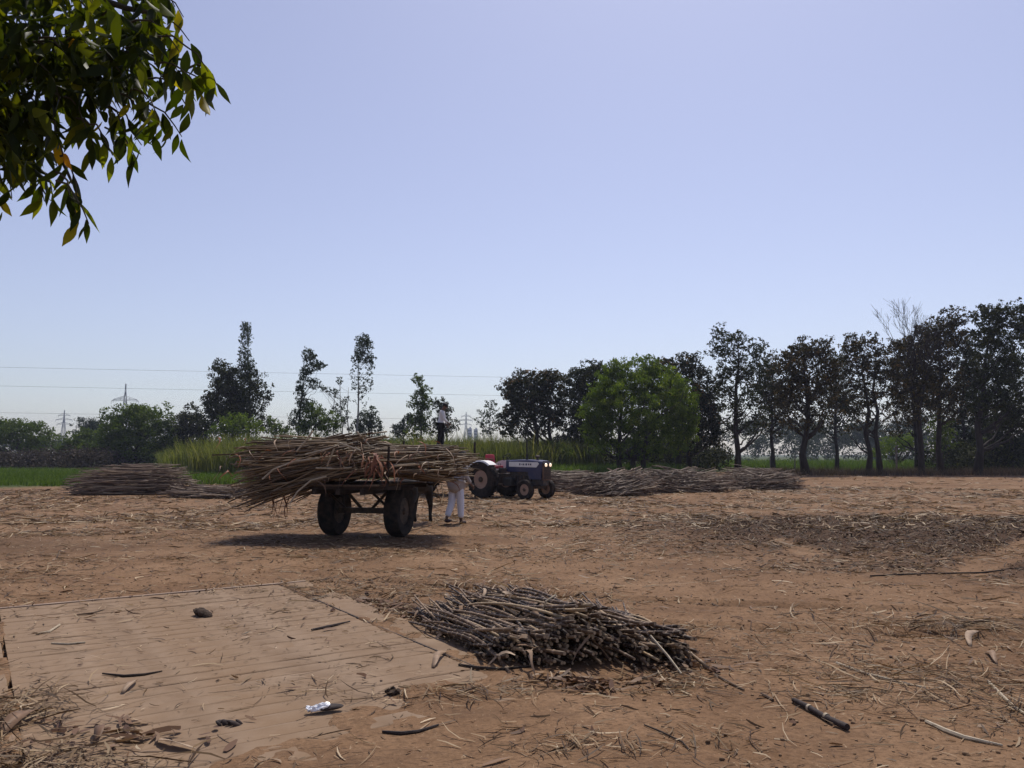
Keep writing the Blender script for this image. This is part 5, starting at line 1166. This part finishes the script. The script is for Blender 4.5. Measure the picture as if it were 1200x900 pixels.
tree('leafy_shrub', 'olive lit shrub under the tall dark tree', 'shrub', 70, 1100, [(1100, 500, 14, 12, 0.8), (1112, 516, 12, 10, 0.8), (1095, 520, 12, 12, 0.7)], 'green', 0.24, 1.9, 0.08, TG)
tree('leafy_shrub', 'sunlit lime shrub far behind the bare topped tree trunk', 'shrub', 92, 1052, [(1048, 520, 16, 10), (1066, 518, 14, 10), (1034, 528, 12, 8)], 'lime', 0.28, 2.0, 0.08, TG)
tree('leafy_shrub', 'lime shrub behind the right edge tree trunks', 'shrub', 84, 1140, [(1136, 522, 14, 10), (1152, 516, 12, 10), (1165, 526, 12, 10)], 'lime', 0.28, 1.8, 0.08, TG)
tree('leafy_shrub', 'small lit bush beside the tractor under the mango', 'shrub', 70, 652, [(650, 525, 10, 9), (660, 532, 12, 8), (642, 534, 8, 8)], 'green', 0.24, 2.0, 0.06, TG)

# russet young leaves and sunlit crown tops, the sunlight put into leaf colour
tree('x', None, None, 72.4, 640, [(626, 437, 18, 5, 0.6), (648, 438, 12, 5, 0.6), (600, 446, 12, 6, 0.35), (632, 450, 22, 10, 0.15)], 'warmtop', 0.24, 1.5, into=mg, part='new_and_sunlit_leaves')
tree('x', None, None, 71.5, 800, [(778, 424, 14, 5, 0.6), (806, 420, 13, 6, 0.5)], 'warmtop', 0.24, 1.4, into=wt_, part='new_and_sunlit_leaves')
tree('x', None, None, 63, 741, [(740, 428, 26, 10, 0.3), (716, 446, 18, 10, 0.25), (770, 440, 24, 12, 0.3), (796, 458, 14, 14, 0.3), (745, 470, 40, 20, 0.15)], 'lime', 0.2, 1.3, into=bg_t, part='new_and_sunlit_leaves', clump=0.26, hang=-0.5, aspect=0.34)  # sunlit top of the bright crown, painted with lime leaves
tree('x', None, None, 97, 162, [(150, 481, 18, 7, 0.5), (178, 480, 14, 7, 0.5), (160, 500, 34, 12, 0.25)], 'lime', 0.28, 1.3, into=rt_, part='new_and_sunlit_leaves', clump=0.4)

# ------------------------------------------------------------------ crops, weeds, far wood
def blades(name, n_, f, hr, wr_, key, lean=0.35, K=4, mat=None, clumpy=0.0, hmap=None):
    x, y = f(n_); n_ = len(x); h = rg.uniform(*hr, n_)
    if hmap is not None: h = h * hmap(x, y)
    a_ = rg.uniform(0, 2 * math.pi, n_); t = np.linspace(0, 1, K)
    out = rg.uniform(0.1, lean, n_) * h
    p = np.zeros((n_, K, 3)); p[..., 0] = x[:, None] + np.cos(a_)[:, None] * out[:, None] * t[None] ** 2; p[..., 1] = y[:, None] + np.sin(a_)[:, None] * out[:, None] * t[None] ** 2
    p[..., 2] = h[:, None] * (t[None] - 0.22 * t[None] ** 3 * rg.random(n_)[:, None] * 2)
    wd = rg.uniform(*wr_, n_)[:, None] * np.linspace(1, 0.15, K)[None]
    th = rg.uniform(0, math.pi, n_); sd_ = np.stack([np.cos(th), np.sin(th), np.zeros(n_)], -1)
    V, Q = strips(p, wd, sd_)
    o = link(name, np_mesh(name, V, Q, mat or lm(key), False, fattr={'rnd': np.repeat(np.clip(rg.normal(0.5, 0.2, n_) + 0.25 * (vnoise(x * 0.5, y * 0.5, 3) - 0.5), 0, 1), K - 1)}))
    return tag(o, kind='stuff')
def rect(x0, x1, y0, y1, keep=None, pw=1.0):
    def f(n_):
        x = rg.uniform(x0, x1, n_ * 2); y = y0 + (y1 - y0) * rg.random(n_ * 2) ** pw
        k = np.ones(n_ * 2, bool) if keep is None else keep(x, y); k = np.nonzero(k)[0][:n_]; return x[k], y[k]
    return f
gk = lambda x, y: (y > dirt_edge(x, y) + (fbm(x * 0.3, y * 0.3, 31) - 0.47) * 5 + 0.3)
blades('field_grass', 60000, rect(-60, -9, 37, 78, lambda x, y: gk(x, y) & (x / y < -0.25), 1.3), (0.25, 0.55), (0.03, 0.07), 'field', 0.6, 3, hmap=lambda x, y: 0.6 + 0.8 * vnoise(x * 0.35, y * 0.35, 8))
# standing cane crop, ragged front edge that swings away to the left
def crop_front(x): return 66 + 5 * np.sin(x * 0.11) + 3.5 * (vnoise(x * 0.2, x * 0 + 3, 5) - 0.5) + np.where(x < -26, (-(x + 26)) * 1.1, 0)
blades('standing_cane_crop', 44000, rect(-37, 8, 60, 92, lambda x, y: (y > crop_front(x)) & (x / y > -0.437), 1.6), (2.5, 3.6), (0.05, 0.12), 'crop', 0.42, 5, hmap=lambda x, y: (0.85 + 0.3 * vnoise(x * 0.4, y * 0.4, 12)) * (0.62 + 0.38 * sstep(-33, -25, x)))
blades('verge_grass', 9000, rect(2, 14, 56, 74, lambda x, y: y > 57 + 0.4 * x), (0.4, 1.1), (0.04, 0.09), 'field', 0.5, 3)
blades('back_field_grass', 26000, rect(14, 62, 84, 125), (0.5, 1.2), (0.06, 0.14), 'field', 0.5, 3)
blades('dry_weeds', 12000, rect(20, 52, 61.5, 72, lambda x, y: vnoise(x * 0.4, y * 0.4, 2) > 0.22), (0.25, 0.8), (0.02, 0.06), 'dryweed', 0.6, 3)
blades('edge_grass', 5000, rect(-22, 46, 40, 78, lambda x, y: np.abs(y - dirt_edge(x, y)) < 3.0), (0.12, 0.45), (0.02, 0.05), 'dryweed', 0.8, 3)
def far_wood(name, x0, x1, y0, y1, n_, hlo, hhi, key, seed, lsz=0.6, rs=1.0):
    nC = 700; X = rg.uniform(x0, x1, nC); Y_ = rg.uniform(y0, y1, nC); hm = hlo + (hhi - hlo) * vnoise(X * 0.045, X * 0 + seed, seed)
    Z = hm * rg.random(nC) ** 0.6; Rc = rs * rg.uniform(1.0, 2.6, nC)
    i = rg.integers(0, nC, n_); u = rg.normal(0, 1, (n_, 3)); u /= np.linalg.norm(u, axis=1, keepdims=True)
    C = np.stack([X[i], Y_[i], Z[i]], -1) + u * (Rc[i] * rg.random(n_) ** 0.4)[:, None]; C[:, 2] = np.maximum(C[:, 2], 0.2)
    V, Q = leaf_quads(C, lsz, 0.6, 0.2)
    return tag(link(name, np_mesh(name, V, Q, lm(key), False, fattr={'rnd': rg.random(n_)})), kind='stuff')
far_wood('far_wood', 60, 190, 190, 235, 70000, 6, 13, 'far', 3)
far_wood('far_wood', -80, 60, 240, 290, 55000, 3, 9, 'far', 7)
far_wood('far_wood', -260, -80, 230, 280, 55000, 5, 11, 'far', 11)
far_wood('dry_thicket', -72, -52.5, 92, 103, 26000, 0.7, 2.6, 'scrub', 5, 0.26, 0.5)
far_wood('dry_thicket', -50.5, -46, 90, 100, 7000, 0.7, 2.4, 'scrub', 6, 0.26, 0.5)
far_wood('undergrowth', 41, 58, 72, 82, 22000, 0.8, 3.6, 'dark', 15, 0.26, 0.5)
far_wood('undergrowth', 5, 21, 76, 84, 18000, 0.6, 2.8, 'dark', 16, 0.26, 0.5)
# posts by the far field
for k, (px, Y, h_, r_, lab) in enumerate(((1050, 72, 2.4, 0.09, 'pale leaning post among the dry weeds'), (902, 80, 1.5, 0.07, 'short dark post left of the thick trunked tree'), (931, 82, 1.5, 0.07, 'short dark post against the trunk of the thick trunked tree'))):
    p = P(px, 533, Y); b_ = B().tube([(0, 0, 0), (0.02, 0, h_ * 0.5), (0.05, 0, h_)], [r_, r_ * 0.9, r_ * 0.8], 7)
    tag(b_.build('fence_post', M['postwood'], None, True, loc=(p[0], Y, 0)), lab, 'post', 'posts by the far field')

# ------------------------------------------------------------------ pylons, wires, far blocks
def pylon(px, Y, H, arms, label, rz=0.0):
    p = P(px, 533, Y); root = empty('pylon', (p[0], Y, 0), rz, label, 'pylon', 'power pylons on the horizon')
    def wd(z): return 4.2 * (1 - z / H) ** 1.6 + 0.12
    zs = [0, H * 0.22, H * 0.42, H * 0.58, H * 0.7, H * 0.8, H * 0.9, H]
    lg = B(); br = B(); r_ = 0.075 * Y / 380
    for sx in (-1, 1):
        for sy in (-1, 1): lg.tube([(sx * wd(z), sy * wd(z), z) for z in zs], r_ * 1.3, 4)
    for a_, b_ in zip(zs[:-1], zs[1:]):
        for f in range(4):
            c0 = [(-1, -1), (1, -1), (1, 1), (-1, 1)][f]; c1 = [(-1, -1), (1, -1), (1, 1), (-1, 1)][(f + 1) % 4]
            br.tube([(c0[0] * wd(a_), c0[1] * wd(a_), a_), (c1[0] * wd(b_), c1[1] * wd(b_), b_)], r_ * 0.8, 4); br.tube([(c1[0] * wd(a_), c1[1] * wd(a_), a_), (c0[0] * wd(b_), c0[1] * wd(b_), b_)], r_ * 0.8, 4)
            br.tube([(c0[0] * wd(b_), c0[1] * wd(b_), b_), (c1[0] * wd(b_), c1[1] * wd(b_), b_)], r_ * 0.8, 4)
    lg.build('leg_frame', M['steel'], root); br.build('lattice', M['steel'], root)
    for z, hw in arms:
        a_ = B(); 
        for s in (-1, 1):
            for sy in (-1, 1): a_.tube([(s * 0.3, sy * wd(z), z), (s * hw, 0, z - 0.2)], r_ * 1.2, 4); a_.tube([(s * 0.3, sy * wd(z), z + 1.5), (s * hw, 0, z - 0.1)], r_, 4)
            for k in (0.35, 0.65): a_.tube([(s * hw * k, 0, z - 0.1), (s * hw * k, 0, z + 1.3 * (1 - k))], r_ * 0.8, 4)
            a_.tube([(s * hw, 0, z - 0.2), (s * hw, 0, z - 1.8)], r_ * 0.9, 5)
        a_.build('cross_arm', M['steel'], root)
pylon(144, 380, 35.2, [(27.2, 6.0), (27.9, 5.2)], 'nearer lattice pylon with one wide arm above the big rounded tree', R(12))
pylon(73, 640, 37, [(26, 5.2), (29.5, 6.2), (33, 4.4)], 'farther lattice pylon with three short arms above the left trees', R(8))
pylon(546, 760, 42, [(30, 5.2), (34, 6.0), (38, 4.4)], 'faint far pylon right of the man on the trailer', R(10))
WG = 'power wires crossing the sky on the left'
for (y0, y1, y2, lab) in ((430, 439, 447, 'highest power wire crossing the sky on the left'), (452, 460, 468, 'middle power wire crossing the sky on the left'), (484, 488, 493, 'lowest power wire crossing the sky on the left')):
    Yw = 160; a_ = P(-160, y0 - 3, Yw); b_ = P(1500, y2 + 10, Yw + 60); pts = []
    for t in np.linspace(0, 1, 40):
        p = a_ + (b_ - a_) * t; p[2] -= 2.0 * (1 - (2 * t - 1) ** 2) * 0.15; pts.append(p)
    tag(B().tube(pts, 0.022, 5).build('power_wire', M['cable'], None, True), lab, 'wire', WG)
for px, wpx, top, lab in ((550.5, 4.6, 502, 'left of two tiny grey tower blocks on the horizon'), (557.5, 4.4, 503, 'right of two tiny grey tower blocks on the horizon')):
    Y = 900; p = P(px, 533, Y); H = float(P(600, top, Y)[2]); W_ = wpx / F * Y
    root = empty('tower_block', (p[0], Y, 0), 0, lab, 'building', 'tower blocks on the horizon')
    B().box((0, 0, H / 2), (W_, 8, H)).build('wall', M['concrete'], root)
    B().box((0.4, 0, H + 0.8), (W_ * 0.4, 4, 1.6)).build('roof_room', M['concrete'], root)
    wm = B().box((0, 0, 0), (W_ * 0.8, 0.3, 1.3)).mesh('window', M['glassy'])
    for k in range(9): link('window', wm, root, None, (0, -4.05, 2 + k * H / 9.4))

# ------------------------------------------------------------------ overhanging branch, upper left
def leaf_mesh(name, L, W_, seed, mat):
    q = random.Random(seed); K = 7; t = np.linspace(0, 1, K)
    half = W_ / 2 * np.array([0.12, 0.62, 0.98, 1.0, 0.78, 0.36, 0.0]); curl = q.uniform(-0.25, 0.45); fold = q.uniform(0.12, 0.5); sw = q.uniform(-0.12, 0.12)
    V = []
    for i in range(K):
        y = L * t[i]; z = -curl * L * t[i] ** 2; x = sw * L * t[i] ** 2
        V += [(x - half[i], y, z + fold * half[i]), (x, y, z), (x + half[i], y, z + fold * half[i])]
    Fs = []
    for i in range(K - 1):
        for k in range(2): Fs.append((i * 3 + k, i * 3 + k + 1, i * 3 + 4 + k, i * 3 + 3 + k))
    return np_mesh(name, V, np.array(Fs), mat, True)
LEAF = [(0, (0.010, 0.017, 0.004)), (0.5, (0.026, 0.04, 0.007)), (0.85, (0.085, 0.105, 0.013)), (0.985, (0.17, 0.15, 0.02)), (1, (0.28, 0.12, 0.015))]
M['leaf'] = leafmat('mango_leaf', LEAF, 0.55, 0.12, (3.0, 2.7, 0.35), obj=True); M['leaf_mass'] = leafmat('mango_leaf_mass', LEAF, 0.42, 0.12, (2.6, 2.3, 0.35))
lv = [leaf_mesh('leaf', 0.118, 0.037, s, M['leaf']) for s in range(6)]
YB = 3.3
BR = empty('overhanging_tree', (-4.2, 2.6, 0), 0, 'leafy tree branch hanging into the upper left corner against the sky', 'tree')
b0 = np.array((-4.2, 2.6, 0.0))
tk = B().tube([(0, 0, -0.1), (0.05, 0.02, 1.2), (-0.05, 0.1, 2.6), (0.1, 0.2, 4.2), (0.2, 0.2, 5.6)], [0.26, 0.2, 0.18, 0.14, 0.09], 12); tk.build('trunk', M['bark'], BR, True)
def br_(pts, r): B().tube([np.array(p) - b0 for p in pts], r, 7).build('branch', M['twig'], BR, True)
mains = [[(-4.25, 2.7, 2.7), P(-60, 60, 3.4), P(40, 70, 3.35), P(130, 60, 3.3), P(215, 70, 3.3)],
         [(-4.2, 2.75, 2.9), P(-80, -60, 3.4), P(60, -20, 3.4), P(150, 10, 3.3), P(205, 20, 3.3)],
         [(-4.2, 2.7, 2.5), P(-60, 120, 3.4), P(10, 130, 3.3), P(60, 160, 3.3), P(85, 215, 3.25)],
         [(-4.1, 2.8, 4.0), P(-60, -220, 3.5), P(80, -170, 3.3), P(180, -90, 3.4)]]
for m_ in mains: br_(m_, [0.06, 0.03, 0.02, 0.012, 0.005][:len(m_)] if len(m_) == 5 else [0.06, 0.03, 0.018, 0.008])
q = random.Random(77)
tips = [(92, 262), (104, 262), (62, 232), (44, 212), (14, 232), (4, 246), (76, 190), (108, 165), (160, 186), (132, 182), (148, 158), (196, 156), (213, 160), (178, 156), (228, 112), (254, 100), (244, 84), (236, 108), (210, 60), (200, 100), (176, 118), (122, 140), (92, 150), (30, 190), (60, 160), (215, 20), (222, 48), (205, 8), (186, 140), (166, 170), (110, 172), (24, 215), (52, 236), (90, 232), (222, 130), (245, 110)]
for k in range(34): tips.append((q.uniform(-5, 205), q.uniform(-10, 120)))
nleaf = 0; placed = []
for (tx, ty_) in tips:
    Yt = YB + q.uniform(-0.35, 0.35)
    # start inside the dense part, nearer the off-frame trunk
    ln = q.uniform(45, 95); ang_ = math.atan2(ty_ + 40, tx + 90) * q.uniform(0.8, 1.15)
    sx, sy = tx - ln * math.cos(ang_) * 0.8, ty_ - ln * max(0.45, math.sin(ang_))
    a_, e_ = P(sx, sy, Yt + 0.05), P(tx, ty_, Yt); t = np.linspace(0, 1, 6)
    pts = a_[None] + (e_ - a_)[None] * t[:, None]; pts[:, 2] += 0.05 * np.sin(t * math.pi); pts[1:-1] += rg.normal(0, 0.006, (4, 3))
    tw = B().tube(pts - b0, [0.005, 0.0045, 0.004, 0.0035, 0.003, 0.002], 5).build('twig', M['twig'], BR, True)
    for k in range(q.randint(6, 9)):
        if nleaf >= 300: break
        f = 1 - 0.12 * k + q.uniform(-0.03, 0.03)
        if f < 0.05: break
        p = np.array([np.interp(f, t, pts[:, j]) for j in range(3)])
        d = Vector((q.uniform(-0.75, 0.75) + (0.25 if k % 2 else -0.25), q.uniform(-0.6, 0.6), -q.uniform(0.7, 1.6)))
        qd = d.to_track_quat('Y', 'Z') @ Euler((0, q.uniform(0, 6.28), 0)).to_quaternion()
        o = link('leaf', lv[q.randrange(6)], BR, scale=q.uniform(0.7, 1.15)); o.rotation_mode = 'QUATERNION'; o.rotation_quaternion = qd
        st_ = Vector(p - b0); off = d.normalized() * 0.012; o.location = st_ + off
        nleaf += 1
# dense interior foliage
def leaf_mass(blobs, n_, name):
    base = np.array([v.co[:] for v in lv[0].vertices]); fq = np.array([list(p.vertices) for p in lv[0].polygons])
    wt = np.array([b_[2] * b_[3] for b_ in blobs], float); wt /= wt.sum(); i = rg.choice(len(blobs), n_, p=wt)
    pos = []
    for k in i:
        b_ = blobs[k]; u = rg.normal(0, 1, 2); u = u / np.linalg.norm(u) * rg.random() ** 0.5
        pos.append(P(b_[0] + u[0] * b_[2], b_[1] + u[1] * b_[3], b_[4] + rg.uniform(-1, 1) * b_[5]))
    Vs = np.zeros((n_, len(base), 3)); 
    for k in range(n_):
        d = Vector((rg.normal(0, 0.5), rg.normal(0, 0.5), -rg.uniform(0.3, 1.2))); Mq = np.array((d.to_track_quat('Y', 'Z') @ Euler((0, rg.uniform(0, 6.28), 0)).to_quaternion()).to_matrix())
        Vs[k] = base * rg.uniform(0.75, 1.15) @ Mq.T + pos[k] - b0
    Fq = fq[None] + (np.arange(n_) * len(base))[:, None, None]
    o = link(name, np_mesh(name, Vs.reshape(-1, 3), Fq.reshape(-1, 4), M['leaf_mass'], True, fattr={'rnd': np.repeat(np.clip(rg.beta(2, 2.4, n_), 0, 0.99), len(fq))}), BR); o['kind'] = 'stuff'
leaf_mass([(40, 20, 105, 60, 3.4, 0.55), (0, 95, 66, 66, 3.4, 0.5), (100, 75, 50, 42, 3.35, 0.4), (165, 24, 30, 34, 3.3, 0.35), (145, 80, 26, 30, 3.3, 0.35), (20, 160, 40, 40, 3.3, 0.3), (-80, 60, 90, 110, 3.4, 0.5)], 2000, 'foliage')
leaf_mass([(60, -130, 150, 110, 3.5, 0.9), (-120, -100, 130, 140, 3.4, 0.9)], 500, 'foliage')  # unseen foliage added above the frame to shade the hanging leaves

# ------------------------------------------------------------------ haze
hz = B().box((0, 480, 24), (1500, 1100, 52)).mesh('haze')
hz_m = bpy.data.materials.new('haze_air'); hz_m.use_nodes = True; n = hz_m.node_tree; n.nodes.clear()
pv = n.nodes.new('ShaderNodeVolumePrincipled'); ou = n.nodes.new('ShaderNodeOutputMaterial'); n.links.new(pv.outputs[0], ou.inputs['Volume'])
pv.inputs['Color'].default_value = (0.72, 0.78, 1.0, 1); pv.inputs['Density'].default_value = 0.0003; pv.inputs['Anisotropy'].default_value = 0.2
hz.materials.append(hz_m); tag(link('haze', hz), kind='stuff')
